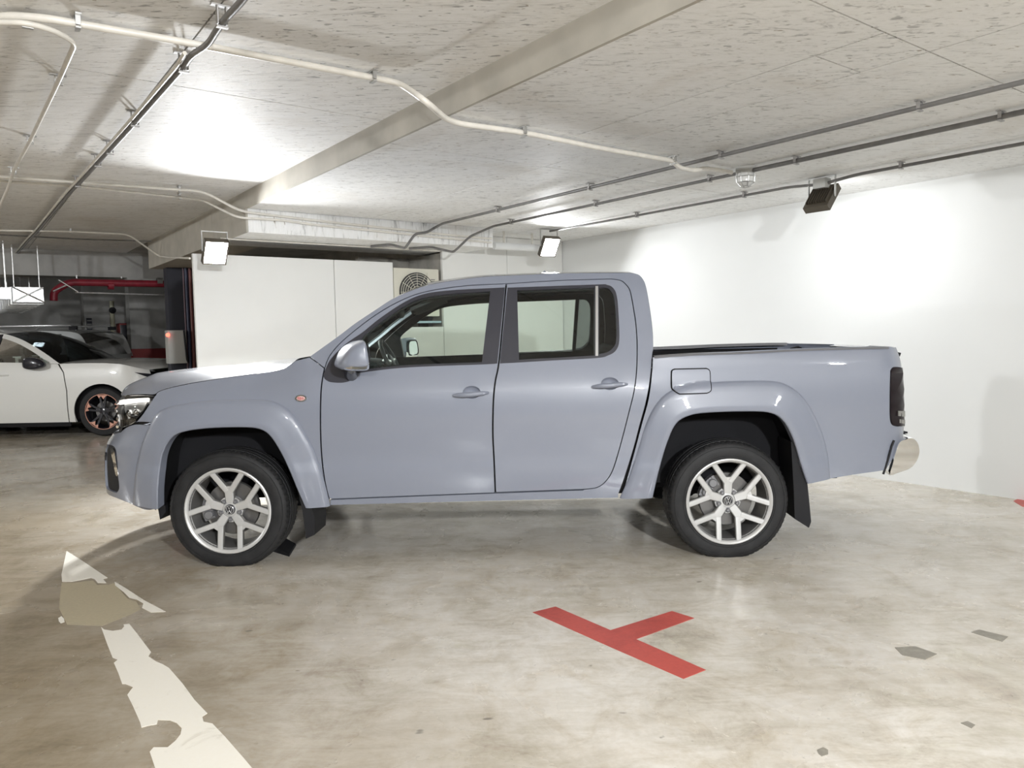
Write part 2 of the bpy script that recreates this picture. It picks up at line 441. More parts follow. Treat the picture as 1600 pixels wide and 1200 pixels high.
# bulkhead along the partition and the deeper beam behind it
ub = touv(onB(770, 382, VF))[0]
bm = bmesh.new(); uvbox(bm, US + 0.021, ub, VF, 8.59, HS, HR - 0.001); struct('trim_1', bm, M_CEIL)
bm = bmesh.new(); uvbox(bm, US, US + 0.02, VF, 8.6, HS - 0.002, HR - 0.001)
uvbox(bm, US, US + 0.5, 8.605, 11.95, HS - 0.002, HL - 0.001); struct('trim_2', bm, M_RISER)

# white partition made of panels, with the alcove of the air conditioner
wall_b = empty('wall_back'); wall_b['kind'] = 'structure'
def ub_(px): return touv(onB(px, 450, VB))[0]
uE, uP1, uA0, uA1, uP2 = ub_(303), ub_(523), ub_(615), ub_(692), ub_(793)
zA = onB(650, 511, VB).z
def wpanel(u0, u1, z0, z1):
    bm = bmesh.new(); uvbox(bm, u0 + 0.003, u1 - 0.003, VB, VB + 0.05, z0, z1)
    bmesh.ops.bevel(bm, geom=list(bm.edges), offset=0.003, segments=1, affect='EDGES')
    bm_obj('wall_panel', bm, M_PANEL, wall_b)
wpanel(uE, uP1, 0.0, HP); wpanel(uP1, uA0, 0.0, HP); wpanel(uA0, uA1, 0.0, zA)
wpanel(uA1, uP2, 0.0, HR - 0.003); wpanel(uP2, UR - 0.004, 0.0, HR - 0.003)
bm = bmesh.new()
uvbox(bm, uE + 0.40, uA0 - 0.02, 8.35, 8.5, 0, 2.2); uvbox(bm, uA1 + 0.02, UR - 0.004, 8.35, 8.5, 0, 2.42)
uvbox(bm, uA0 - 0.02, uA1 + 0.02, 8.9, 9.0, 0, 2.42)
uvbox(bm, uA0 - 0.07, uA0 - 0.021, VB + 0.06, 8.9, 0, 2.2); uvbox(bm, uA1 + 0.021, uA1 + 0.07, VB + 0.06, 8.9, 0, 2.42)
uvbox(bm, uA0 - 0.02, uA1 + 0.02, VB + 0.06, 8.9, zA - 0.06, zA - 0.01)
bm_obj('backing', bm, M_CONC, wall_b)
bm = bmesh.new(); uvbox(bm, uE + 0.012, uE + 0.06, VB + 0.051, VB + 0.08, 0, HP); bm_obj('end_post', bm, M_PANEL, wall_b)

# the dark depth of the garage on the left
def vspan(px0, px1, v): return touv(onB(px0, 500, v))[0], touv(onB(px1, 500, v))[0]
a, b = vspan(203, 264, 17.2)
bm = bmesh.new(); uvbox(bm, a, b, 17.2, 17.6, 0, 2.60); pier = struct('wall_pier', bm, M_DARKC)
bm = bmesh.new(); uvbox(bm, a - 0.004, b, 17.194, 17.5, 0.0, 1.22); bm_obj('dado_or_lit_band', bm, M_REDDADO, pier)
a, b = vspan(264, 302, 11.6)
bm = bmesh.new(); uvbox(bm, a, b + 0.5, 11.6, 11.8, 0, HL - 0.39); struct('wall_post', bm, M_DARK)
a, b = vspan(132, 205, 18.6)
bm = bmesh.new(); uvbox(bm, a, b, 18.6, 18.9, 0, HL); niche = struct('wall_niche', bm, M_DARKC)
M_CREAM = mat('cream_pipe_and_wall_light', (0.46, 0.45, 0.33), 0.6, vary=0.1, scale=4)  # colour of the riser pipe and of the painted-in light below
bm = bmesh.new(); uvbox(bm, a, b, 18.59, 18.599, 0.0, 1.48); bm_obj('dado_or_lit_band', bm, M_CREAM, niche)  # light on the lower niche wall, painted in as a cream band
bm = bmesh.new(); uvbox(bm, -7, US - 0.01, 13.6, 14.1, 2.42, HL - 0.002); uvbox(bm, US - 0.01, 5.2, 13.6, 14.1, 2.30, HL - 0.002)
struct('trim_3', bm, M_DARKC)

# ================================================================ floodlights
def flood(loc, face, label, power, group='floodlights fixed below the ceiling', end='', w=0.22, h=0.25, hang=None, jbox=False):
    face = Vector(face).normalized(); hx = Vector((face.y, -face.x, 0)).normalized(); up = hx.cross(face)
    if up.z < 0: up = -up
    c = Vector(loc)
    root = empty('floodlight' + end, c, label, 'lamp', group)
    ax = (hx, face, up)
    bm = bmesh.new()
    box_into(bm, c - face * 0.016, (w / 2, 0.012, h / 2), ax)
    for s in (-1, 1):                                        # raised rim round the glass
        box_into(bm, c + hx * s * (w / 2 - 0.006) + face * 0.014, (0.006, 0.018, h / 2), ax)
        box_into(bm, c + up * s * (h / 2 - 0.006) + face * 0.014, (w / 2 - 0.0125, 0.018, 0.006), ax)
    bm_obj('housing', bm, M_BROWN, root)
    bm = bmesh.new()
    for k in range(9):
        box_into(bm, c - face * 0.040 + hx * ((k - 4) * w / 10), (0.002, 0.0115, h * 0.36), ax)
    box_into(bm, c - face * 0.0325 - up * 0.0, (w * 0.30, 0.004, h * 0.16), ax)
    bm_obj('heat_sink_fins', bm, M_BROWN, root)
    em = mat('lamp_face', (1, 1, 1), 0.4, emit=power, ecol=(0.965, 0.985, 1.0))
    p = [c + hx * (sx * (w / 2 - 0.013)) + up * (sz * (h / 2 - 0.013)) + face * 0.0005 for sx, sz in ((-1, -1), (1, -1), (1, 1), (-1, 1))]
    bmv = bmesh.new(); vs = [bmv.verts.new(q) for q in p]; f = bmv.faces.new(vs); f.normal_update()
    me = bpy.data.meshes.new('lamp_face')
    if f.normal.dot(face) < 0: f.normal_flip()
    bmv.to_mesh(me); bmv.free(); me.materials.append(em); link('lamp_face' + end, me, root)
    top = hang if hang is not None else HR
    bm = bmesh.new()
    for s in (-1, 1):
        q = c + hx * s * (w / 2 + 0.008)
        box_into(bm, Vector((q.x, q.y, (q.z + top) / 2)), (0.003, 0.010, (top - q.z) / 2 + 0.0), (hx, Vector((-hx.y, hx.x, 0)), Vector((0, 0, 1))))
    box_into(bm, Vector((c.x, c.y, top - 0.006)), (w / 2 + 0.011, 0.010, 0.004), (hx, Vector((-hx.y, hx.x, 0)), Vector((0, 0, 1))))
    bm_obj('bracket', bm, M_GALV, root)
    if jbox:
        bevel_box('junction_box', Vector((c.x, c.y, top - 0.057)), (0.055, 0.045, 0.04), M_BOX, root, (hx, Vector((-hx.y, hx.x, 0)), Vector((0, 0, 1))), 0.006)
    return root
dn = lambda d, k: Vector((d.x, d.y, -k))
f1 = onB(336, 393, 7.52); flood((f1.x, f1.y, f1.z), dn(-NB, 0.7), 'lit floodlight glaring beside the white partition end under the concrete beam', FLOOD['left'], hang=HS)
f2 = onR(858, 385, 5.86); flood(f2, dn(-NB - NR * 0.15, 0.7), 'lit floodlight glaring in the white wall corner above the truck roof', FLOOD['corner'])
f3 = onR(1284, 310, 5.86); flood(f3, dn(NR, 0.85), 'bronze floodlight seen from behind, turned to the white wall, grey junction box on it', FLOOD['washer'], jbox=True)
# the same run of fittings goes on behind the photographer
for v in (-0.1, -3.7):
    flood(uv(5.72, v, 2.53), dn(NR, 0.85), 'bronze floodlight turned to the long white wall, out of the picture', FLOOD['washer'], 'wall floodlights out of the picture', '_offscreen', jbox=True)
for (u, v, d, pw, tl_) in ((-2.6, -2.4, NB * 0.9 + NR * 0.45, 'side', 0.6), (0.3, -2.8, NB + NR * 0.1, 'centre', 0.45), (2.7, -4.8, NB, 'back', 0.5),
                          (-5.0, 9.0, NR + NB * 0.3, 'lane', 1.1), (-1.2, 15.2, NR + NB * 0.5, 'deep', 0.8)):
    top = HL if u < US else HR
    flood(uv(u, v, top - 0.17), dn(d, tl_), 'lit floodlight on the garage ceiling, out of the picture', FLOOD[pw], 'lane floodlights out of the picture', '_offscreen', hang=top)

# ================================================================ conduits under the ceiling
def clip_into(bm, P, d, r, top):
    d = Vector((d.x, d.y, 0)).normalized(); s = Vector((-d.y, d.x, 0)); z = Vector((0, 0, 1))
    box_into(bm, Vector((P.x, P.y, top - 0.004)), (0.012, r + 0.028, 0.003), (d, s, z))
    for k in (-1, 1):
        box_into(bm, Vector((P.x, P.y, (P.z + top) / 2)) + s * k * (r + 0.0035), (0.010, 0.003, max(0.006, (top - P.z) / 2 + r * 0.6)), (d, s, z))
    box_into(bm, Vector((P.x, P.y, P.z - r - 0.005)), (0.010, r + 0.009, 0.0035), (d, s, z))
def conduit(pts3, r, m, label, clips=(), top=HR, group='metal conduits under the ceiling', rad=0.08):
    path = fillet(pts3, rad)
    o = tube('conduit', path, r, m)
    tag(o, label, 'conduit', group)
    for P, d, tp in clips:
        bm = bmesh.new(); clip_into(bm, P, d, r, tp); bm_obj('pipe_clip', bm, M_CLIP if m is not M_CONDW else M_GALV, o)
    return o
def pxline(pts, z): return [zpt(p[0], p[1], z) for p in pts]
def clips_at(pxs, z, d, top): return [(zpt(p[0], p[1], z), d, top) for p in pxs]
zl, zr = HL - 0.035, HR - 0.035
# main pale conduit across both bays
A = pxline([(-60, 31), (0, 26), (25, 25), (75, 29), (120, 37), (290, 66), (580, 121), (625, 130)], zl)
B = pxline([(703, 188), (817, 207), (940, 232), (1050, 251)], zr)
B[0].z = zr - 0.012; _ub, vm = touv(B[-1])
_e = zpt(1152, 273, zr); _um, _vm = touv(_e)
Pend = uv(4.29, vm + (_vm - vm) * 0.2, zr - 0.036); Pl = uv(4.47, vm + (_vm - vm) * 0.45, zr - 0.036)
conduit([A[0] - NR * 4.0] + A + [zpt(664, 157, HR - 0.030)] + B + [Pend, Pl, uv(4.62, vm + (_vm - vm) * 0.6, zr), uv(4.915, _vm - 0.03, zr)], 0.017, M_CONDW, 'long pale conduit crossing the ceiling and stepping down at the concrete edge',
        clips_at([(121, 37), (583, 121)], zl, NR, HL) + clips_at([(818, 207), (1052, 251)], zr, NR, HR), rad=0.12)
conduit([zpt(-60, 35, zl - 0.034) - NR * 4.0] + pxline([(-60, 35), (37, 35), (80, 46), (118, 66), (92, 125), (47, 220), (22, 265), (12, 295), (-30, 390)], zl - 0.034) + [zpt(-30, 390, zl - 0.034) + NB * 0.6], 0.012, M_CONDW,
        'thin pale conduit turning a tight bend off the main conduit above the lane', clips_at([(43, 37), (91, 127), (47, 220), (21, 268)], zl, NB, HL), rad=0.10)
dk = [(400, -28), (380, 0), (347, 35), (325, 70), (300, 85), (287, 105), (210, 192), (170, 236), (125, 285), (110, 300), (60, 360), (45, 375), (0, 427)]
conduit([zpt(400, -28, zl - 0.036) - NB * 7.0] + pxline(dk, zl - 0.036) + [zpt(0, 427, zl - 0.036) + NB * 0.1], 0.015, M_CONDG, 'dark conduit running diagonally under the lane ceiling with many clips',
        clips_at([(347, 35), (287, 106), (211, 192), (172, 236), (153, 256), (122, 288)], zl - 0.036, NB, HL), rad=0.10)
dk2 = [(p[0] - 6, p[1] + 1) for p in dk]
conduit([q - NR * 0.032 for q in pxline(dk[4:], zl - 0.034)], 0.010, M_CONDW, 'slim pale conduit laid close beside the dark diagonal conduit', (), rad=0.06)
h1 = [(-60, 271), (0, 276), (120, 285), (235, 293), (318, 299)]
A = pxline(h1, zl - 0.004)
def fasc(px, py): return onB(px, py, VF - 0.03)
conduit([A[0] - NR * 4.0] + A + [onB(375, 330, VF - 0.03), fasc(480, 343), fasc(637, 360), fasc(700, 367), fasc(768, 373)], 0.012, M_CONDW,
        'upper conduit of the pair stepping down onto the concrete bulkhead', clips_at([(280, 296)], zl, NR, HL), rad=0.1)
A = pxline([(-60, 279), (0, 283), (102, 290), (132, 292), (280, 308), (315, 312)], zl - 0.004)
conduit([A[0] - NR * 4.0] + A + [onB(371, 340, VF - 0.03), fasc(442, 344), fasc(480, 350), fasc(637, 366), fasc(768, 379)], 0.011, M_CONDW,
        'lower conduit of the pair stepping down onto the concrete bulkhead', clips_at([(281, 308)], zl, NR, HL), rad=0.1)
conduit([zpt(0, 360, zl - 0.004) - NR * 4.0] + pxline([(0, 360), (57, 361), (110, 362), (200, 366)], zl - 0.004) + [onR(248, 400, US - 0.02), onR(262, 402, US - 0.02), uv(uE - 0.03, VB - 0.02, onB(300, 404, VB).z)], 0.011, M_CONDW,
        'pale conduit dropping from the lane ceiling to the end of the white partition', clips_at([(110, 362)], zl, NR, HL), rad=0.1)
conduit([zpt(0, 367, zl - 0.004) - NR * 4.0] + pxline([(0, 367), (132, 374), (236, 377)], zl - 0.004), 0.010, M_CONDG, 'short grey conduit ending at the concrete beam in the lane', (), rad=0.1)
# three runs parallel to the white wall
def run_r(pts, u0): return [onR(p[0], p[1], u0) for p in pts]
def r_at(px, u0, z):
    P = zpt(px, 300, z); lo, hi = -10.0, 9.0
    for _ in range(40):
        m_ = (lo + hi) / 2
        q = proj(uv(u0, m_, z)) if (uv(u0, m_, z) - CAM).dot(FWD) > 0.2 else (9999, 0)
        if q[0] > px: lo = m_
        else: hi = m_
    return uv(u0, (lo + hi) / 2, z)
def rclips(pxs, u0, z): return [(r_at(p, u0, z), NB, HR) for p in pxs]
c1, c2, c3 = 4.378, 4.99, 5.8593
w1 = [zpt(679, 356, zr - 0.01), onB(667, 363, VF - 0.075), onB(649, 365, VF - 0.075), onB(637, 382, VF - 0.075), onB(633, 388, VF - 0.03), uv(touv(onB(612, 390, 7.6))[0], 7.6, HS - 0.017), uv(touv(onB(580, 395, 7.85))[0], 7.85, HS - 0.017)]
conduit([uv(c1, V0 + 0.02, zr), r_at(900, c1, zr), r_at(692, c1, zr)] + w1, 0.014, M_CONDG, 'grey conduit farthest from the white wall, wriggling over the bulkhead at its end',
        rclips([1437, 1127, 922, 778], c1, zr), rad=0.05)
w2 = [onB(735, 369, VF - 0.075), onB(714, 389, VF - 0.075), onB(708, 394, VF - 0.03), uv(touv(onB(675, 397, 7.6))[0], 7.6, HS - 0.016), uv(touv(onB(640, 401, 7.85))[0], 7.85, HS - 0.016)]
dl = r_at(1165, c2, zr)
conduit([uv(c2, V0 + 0.02, zr), r_at(1244, c2, zr), dl + NB * -0.07], 0.017, M_CONDG, 'thick dark conduit leading from the picture edge to the round caged lamp', rclips([1564, 1244], c2, zr), rad=0.05)
conduit([dl + NB * 0.07, r_at(930, c2, zr), r_at(770, c2, zr)] + w2, 0.013, M_CONDG, 'dark conduit from the round caged lamp to the bulkhead', rclips([1109, 931, 799], c2, zr), rad=0.05)
f3t = Vector((f3.x, f3.y, HR - 0.057)); f2t = Vector((f2.x, f2.y, HR - 0.05))
conduit([uv(c3, V0 + 0.02, zr), f3t - NB * 0.30 + Vector((0, 0, 0.022)), f3t - NB * 0.058], 0.013, M_CONDG, 'dark conduit along the white wall ending at the bronze floodlight', rclips([1408], c3, zr), rad=0.08)
conduit([f3t + NB * 0.058, f3t + NB * 0.30 + Vector((0, 0, 0.022)), r_at(995, c3, zr), f2t - NB * 0.02 + Vector((0, 0, 0.02))], 0.012, M_CONDG,
        'dark conduit along the white wall between the two floodlights', rclips([1163, 995], c3, zr), rad=0.08)
conduit([uv(touv(onB(345, 385, 7.95))[0], 7.95, HS - 0.011), uv(touv(onB(688, 404, 7.95))[0], 7.95, HS - 0.011)], 0.009, M_CONDW, 'thin pale conduit under the bulkhead above the partition gap', (), rad=0.05)
a = onB(772, 384, 7.55); b = onB(846, 388, 7.55)
o = tube('white_pipe', [a, b], 0.045, M_WALL, seg=20); tag(o, 'short white pipe between the bulkhead and the corner floodlight', 'pipe')
for q in (a + NR * 0.15, b - NR * 0.15):
    bm = bmesh.new(); box_into(bm, Vector((q.x, q.y, (q.z + 0.04 + HR) / 2)), (0.01, 0.01, (HR - q.z - 0.04) / 2), UVAX); bm_obj('hanger', bm, M_CONDW, o)

# caged round lamp on the ceiling
root = empty('caged_lamp', dl + Vector((0, 0, 0.035)), 'round caged ceiling lamp where three conduits meet', 'lamp')
lathe('base', [(0.0, 0.0), (0.075, 0.0), (0.075, -0.035), (0.062, -0.045), (0.0, -0.045)], dl + Vector((0, 0, 0.034)), (0, 0, 1), M_BOX, root, 24)
lathe('glass_bowl', [(0.058, -0.046), (0.068, -0.075), (0.062, -0.115), (0.035, -0.140), (0.0, -0.146)], dl + Vector((0, 0, 0.034)), (0, 0, 1), mat('ribbed_lamp_glass', (0.72, 0.72, 0.70), 0.15, coat=0.6), root, 24,
      mod=lambda k, j: 0.003 if k % 2 else 0.0)
bm = bmesh.new(); cz = dl + Vector((0, 0, 0.034))
for k in range(8):
    t = 2 * PI * k / 8; e = Vector((math.cos(t), math.sin(t), 0))
    tube_into(bm, [cz + e * r + Vector((0, 0, z)) for r, z in ((0.070, -0.04), (0.076, -0.075), (0.070, -0.118), (0.038, -0.147))], 0.0025, 5)
for r, z in ((0.076, -0.075), (0.070, -0.118), (0.038, -0.147)):
    tube_into(bm, [cz + Vector((math.cos(2 * PI * k / 24) * r, math.sin(2 * PI * k / 24) * r, z)) for k in range(24)], 0.0025, 5, closed=True)
bm_obj('wire_cage', bm, M_GALV, root)

# ================================================================ air conditioner in the alcove
zt = onB(650, 419, VB).z; zb = zA + 0.13
va = VB + 0.02
ac = empty('air_conditioner', uv((uA0 + uA1) / 2, va + 0.2, zb), 'cream air conditioner outdoor unit sunk in the partition alcove', 'air conditioner')
ua0, ua1 = uA0 + 0.025, uA1 - 0.03
bevel_box('casing', uv((ua0 + ua1) / 2, va + 0.17, (zt + zb) / 2), ((ua1 - ua0) / 2, 0.15, (zt - zb) / 2), M_ACW, ac, UVAX, 0.012)
fc = uv(ua0 + 0.31, va + 0.017, (zt + zb) / 2 - 0.0)
lathe('fan_recess', [(0.0, 0.0), (0.225, 0.0), (0.235, 0.012), (0.24, 0.012), (0.24, -0.002)], fc, -NB, M_ACD, ac, 40)
bm = bmesh.new()
for r in (0.045, 0.075, 0.105, 0.135, 0.165, 0.195, 0.222):
    tube_into(bm, [fc - NB * 0.016 + NR * (r * math.cos(2 * PI * k / 36)) + Vector((0, 0, r * math.sin(2 * PI * k / 36))) for k in range(36)], 0.0035, 5, closed=True)
for k in range(12):
    t = 2 * PI * k / 12; e = NR * math.cos(t) + Vector((0, 0, math.sin(t)))
    tube_into(bm, [fc - NB * 0.013 + e * 0.04, fc - NB * 0.013 + e * 0.23], 0.003, 5)
bm_obj('fan_grille', bm, M_ACW, ac)
lathe('grille_badge', [(0.0, 0.025), (0.035, 0.025), (0.042, 0.012)], fc, -NB, M_ACW, ac, 20)
bevel_box('service_panel', uv(ua1 - 0.095, va + 0.014, (zt + zb) / 2), (0.075, 0.006, (zt - zb) / 2 - 0.05), M_ACW, ac, UVAX, 0.004)
bm = bmesh.new()
for k in range(5): box_into(bm, uv(ua1 - 0.095, va + 0.006, zt - 0.13 - k * 0.022), (0.028, 0.002, 0.004), UVAX)
bm_obj('vent_slots', bm, M_ACD, ac)
bm = bmesh.new()
for uu in (ua0 + 0.12, ua1 - 0.12): uvbox(bm, uu - 0.03, uu + 0.03, va + 0.05, va + 0.30, zA - 0.0095, zb)
bm_obj('mounting_foot', bm, M_BLACKM, ac)
o = tube('refrigerant_pipe', [uv(uA0 + 0.02, VB + 0.035, zA + 0.06), uv(uA1 - 0.02, VB + 0.035, zA + 0.06)], 0.014, mat('pale_blue_sleeve', (0.45, 0.58, 0.66), 0.5), seg=10)
tag(o, 'pale blue sleeved pipe below the air conditioner in the alcove', 'pipe')

# ================================================================ things in the dark depth on the left
P = onB(275, 542, 11.49); bx = empty('electrical_box', P - Vector((0, 0, 0.25)), 'grey electrical cabinet with a red lamp on the dark post', 'cabinet')
sz = 11.0 / 1176
bevel_box('cabinet', P, (0.120, 0.10, 0.235), M_BOX, bx, UVAX, 0.008)
bevel_box('cabinet_door', P - NB * 0.104 + NR * 0.005, (0.104, 0.004, 0.215), M_BOX, bx, UVAX, 0.003)
tube('cable', [P + NR * 0.09 - NB * 0.11 + Vector((0, 0, 0.232)), P + NR * 0.10 - NB * 0.12 + Vector((0, 0, 0.0)), P + NR * 0.11 - NB * 0.12 + Vector((0, 0, -0.18)), P + NR * 0.13 - NB * 0.115 + Vector((0, 0, -0.23))], 0.012, M_BLACKM, bx)
bm = bmesh.new(); bmesh.ops.create_uvsphere(bm, u_segments=14, v_segments=10, radius=0.028, matrix=Matrix.Translation(P - NR * 0.125 - NB * 0.115 + Vector((0, 0, 0.17))))
bm_obj('signal_lamp', bm, mat('red_signal_lamp', (0.8, 0.05, 0.03), 0.3, emit=2.5, ecol=(1.0, 0.10, 0.06)), bx, 60)
for i, (px, rr, m_, lb) in enumerate(((300, 0.024, mat('rust_pipe_paint', (0.16, 0.05, 0.045), 0.5), 'rust coloured standpipe against the partition end'),
                                      (294, 0.022, mat('navy_pipe_paint', (0.035, 0.04, 0.08), 0.45), 'navy standpipe on the dark post beside the electrical cabinet'),
                                      (289.8, 0.012, mat('mauve_pipe_paint', (0.14, 0.09, 0.11), 0.5), 'slim mauve standpipe on the dark post behind the cabinet'))):
    q = onB(px, 500, 11.5)
    o = tube('standpipe', [Vector((q.x, q.y, 0.0)), Vector((q.x, q.y, HS - 0.01))], rr, m_, seg=14); tag(o, lb, 'pipe')
# red sprinkler pipe with its elbow
rp = [onB(-40, 500, 13.4), onB(84, 470, 13.4), onB(84, 456, 13.4), onB(106, 441, 13.4), onB(278, 444, 13.4)]
o = tube('sprinkler_pipe', fillet(rp[1:], 0.12), 0.055, M_RED, seg=14); tag(o, 'dark red sprinkler main under the far beam with a drooping elbow', 'pipe')
for px, py in ((173, 446), (249, 440)):
    q = onB(px, py, 13.4); lathe('coupling', [(0.05, -0.04), (0.066, -0.04), (0.066, 0.04), (0.05, 0.04)], q, NR, M_GALV if px == 249 else M_RED, o, 16)
for k, z0 in enumerate((2.33, 2.36, 2.34)):
    q = onB((120, 190, 255)[k], 440, 13.4); bm = bmesh.new(); box_into(bm, Vector((q.x, q.y, (q.z + 0.05 + 2.42) / 2)), (0.008, 0.008, max(0.004, (2.42 - q.z - 0.05) / 2)), UVAX); bm_obj('hanger', bm, M_GALV, o)
o = tube('sprinkler_branch', [onB(118, 457, 13.5), onB(266, 461, 13.5)], 0.016, M_GALV, seg=10); tag(o, 'thin steel branch pipe below the dark red sprinkler main', 'pipe')
for i, (p0, p1) in enumerate((((83, 455), (105, 445)), ((91, 437), (122, 456)))):
    o = tube('brace_rod', [onB(*p0, 13.28 - 0.06 * i), onB(*p1, 13.28 - 0.06 * i)], 0.011, M_GALV, seg=8)
    tag(o, ('bright steel brace rod beside the drooping red elbow', 'thin crossing brace rod under the sprinkler main')[i], 'rod')
# foil duct
a, b = touv(onB(20, 460, 13.0))[0], touv(onB(68, 460, 13.0))[0]
zt, zb = onB(44, 449, 13.0).z, onB(44, 472, 13.0).z
du = empty('foil_duct', uv((a + b) / 2, 15.0, zb), 'foil wrapped ventilation duct with crossed tape under the far ceiling', 'duct')
bm = bmesh.new(); uvbox(bm, a, b, 13.0, 18.0, zb, zt); bm_obj('duct_body', bm, M_FOIL, du)
for k in range(8):
    bm = bmesh.new(); uvbox(bm, a - 0.02, b + 0.02, 13.3 + k * 0.6, 13.34 + k * 0.6, zb - 0.02, zt + 0.02); bm_obj('flange', bm, M_GALV, du)
bm = bmesh.new()
for p0, p1 in (((a, zb), (b, zt)), ((a, zt), (b, zb))):
    tube_into(bm, [uv(p0[0], 12.99, p0[1]), uv(p1[0], 12.99, p1[1])], 0.012, 6)
bm_obj('crossed_tape', bm, M_GALV, du)
for vv in (13.2, 15.0, 17.0):
    for uu in (a + 0.03, b - 0.03):
        bm = bmesh.new(); uvbox(bm, uu - 0.006, uu + 0.006, vv - 0.006, vv + 0.006, zt, HL); bm_obj('hanger', bm, M_GALV, du)
a, b = touv(onB(-12, 460, 12.6))[0], touv(onB(17, 460, 12.6))[0]
bm = bmesh.new(); uvbox(bm, a, b, 12.6, 12.9, onB(0, 467, 12.6).z, onB(0, 449, 12.6).z); o = bm_obj('duct_fan_box', bm, M_FOIL); 
uvz = onB(0, 449, 12.6).z
for uu in (a + 0.05, b - 0.05):
    bm = bmesh.new(); uvbox(bm, uu - 0.008, uu + 0.008, 12.72, 12.736, uvz, HL); bm_obj('hanger', bm, M_GALV, o)
tag(o, 'bright metal fan box hanging beside the foil duct', 'fan box')
# fire hose cabinet and riser
p0, p1 = onB(186, 505, 18.0), onB(205, 570, 18.0)
hc = empty('hose_cabinet', Vector(((p0.x + p1.x) / 2, (p0.y + p1.y) / 2, 0)), 'tall dark red fire hose cabinet standing by the grey pier', 'cabinet')
ua, ubb = touv(p0)[0], touv(p1)[0]
bevel_box('cabinet', uv((ua + ubb) / 2, 18.2, p0.z / 2), ((ubb - ua) / 2, 0.2, p0.z / 2), M_REDDADO, hc, UVAX, 0.01)
bevel_box('lower_door', uv(ua + 0.09, 17.995, 0.62), (0.075, 0.006, 0.55), M_BOX, hc, UVAX, 0.003)
bevel_box('glass_door', uv(ua + 0.10, 17.995, (p0.z + 1.2) / 2 + 0.02), (0.085, 0.006, (p0.z - 1.2) / 2 - 0.06), M_BLACKG, hc, UVAX, 0.003)
q = onB(177, 520, 18.25)
o = tube('riser_pipe', [Vector((q.x, q.y, 0)), Vector((q.x, q.y, 2.25))], 0.045, M_CREAM, seg=12); tag(o, 'cream riser pipe with valve wheels beside the hose cabinet', 'pipe')
for z in (0.9, 1.3, 2.05):
    lathe('valve', [(0.0, 0.05), (0.07, 0.05), (0.07, 0.08), (0.02, 0.085), (0.02, 0.0)], Vector((q.x, q.y, z)), -NB, M_BLACKM, o, 14)
q0, q1 = onB(137, 497, 18.56), onB(143, 533, 18.56)
bm = bmesh.new(); box_into(bm, (q0 + q1) / 2, (0.05, 0.03, abs(q0.z - q1.z) / 2), UVAX); o = bm_obj('wall_vent_strip', bm, M_DARK)
bm = bmesh.new()
for k in range(6): box_into(bm, (q0 + q1) / 2 - NB * 0.033 + Vector((0, 0, (k - 2.5) * abs(q0.z - q1.z) / 6.5)), (0.045, 0.002, 0.01), UVAX)
bm_obj('slat', bm, M_DARKC, o); tag(o, 'narrow dark vertical vent strip on the far grey wall', 'vent')

# ================================================================ paint on the floor
def decal(name, px_poly, m, label, cat, holes=(), z=0.0015, parent=None, group=None):
    outer = [zpt(x, y, 0) for x, y in px_poly]
    hs = [[zpt(x, y, 0) for x, y in h] for h in holes]
    verts, faces = cdt2([(p.x, p.y) for p in outer], [[(p.x, p.y) for p in h] for h in hs], None)
    bm = bmesh.new(); top = [bm.verts.new((x, y, z)) for x, y in verts]; bot = [bm.verts.new((x, y, 0.0002)) for x, y in verts]
    cnt = {}
    for f in faces:
        bm.faces.new([top[i] for i in f]); bm.faces.new([bot[i] for i in f][::-1])
        for i in range(3):
            e = (f[i], f[(i + 1) % 3]); k = tuple(sorted(e)); cnt.setdefault(k, []).append(e)
    for k, es in cnt.items():
        if len(es) == 1:
            i, j = es[0]; bm.faces.new((top[j], top[i], bot[i], bot[j]))
    o = bm_obj(name, bm, m, parent)
    if label: tag(o, label, cat, group)
    return o
def inside(pt, poly):
    x, y = pt; c = False; n = len(poly); j = n - 1
    for i in range(n):
        xi, yi = poly[i]; xj, yj = poly[j]
        if (yi > y) != (yj > y) and x < (xj - xi) * (y - yi) / (yj - yi) + xi: c = not c
        j = i
    return c
def cdt2(outer, holes, grid):
    pts = [Vector(p) for p in outer]; edges = [(i, (i + 1) % len(outer)) for i in range(len(outer))]
    for h in holes:
        b = len(pts); pts += [Vector(p) for p in h]; edges += [(b + i, b + (i + 1) % len(h)) for i in range(len(h))]
    nb = len(pts)
    if grid:
        xs = [p[0] for p in outer]; ys = [p[1] for p in outer]
        allp = np.array([tuple(p) for p in pts])
        gx, gy = grid
        ny = int((max(ys) - min(ys)) / gy) + 2; nx = int((max(xs) - min(xs)) / gx) + 2
        for j in range(ny):
            for i in range(nx):
                q = (min(xs) + (i + 0.5 * (j % 2)) * gx, min(ys) + j * gy)
                if not inside(q, outer) or any(inside(q, h) for h in holes): continue
                d = np.min(((allp[:, 0] - q[0]) / gx) ** 2 + ((allp[:, 1] - q[1]) / gy) ** 2)
                if d > 0.20: pts.append(Vector(q))
    V, E, F, *_ = delaunay_2d_cdt(pts, edges, [], 0, 1e-6)
    out = []
    for f in F:
        c = sum((V[i] for i in f), Vector((0, 0))) / len(f)
        if inside(c, outer) and not any(inside(c, h) for h in holes): out.append(list(f))
    return [tuple(v) for v in V], out
ARW = empty('painted_arrow', zpt(250, 1060, 0), 'worn white painted arrow on the floor with chipped patches', 'floor marking')
decal('arrow_head', [(104, 861), (128, 876), (168, 903), (161, 905), (166, 911), (153, 911), (148, 905), (142, 903), (128, 906), (112, 909), (97, 909), (96, 898)], M_ARROW, None, None, parent=ARW)
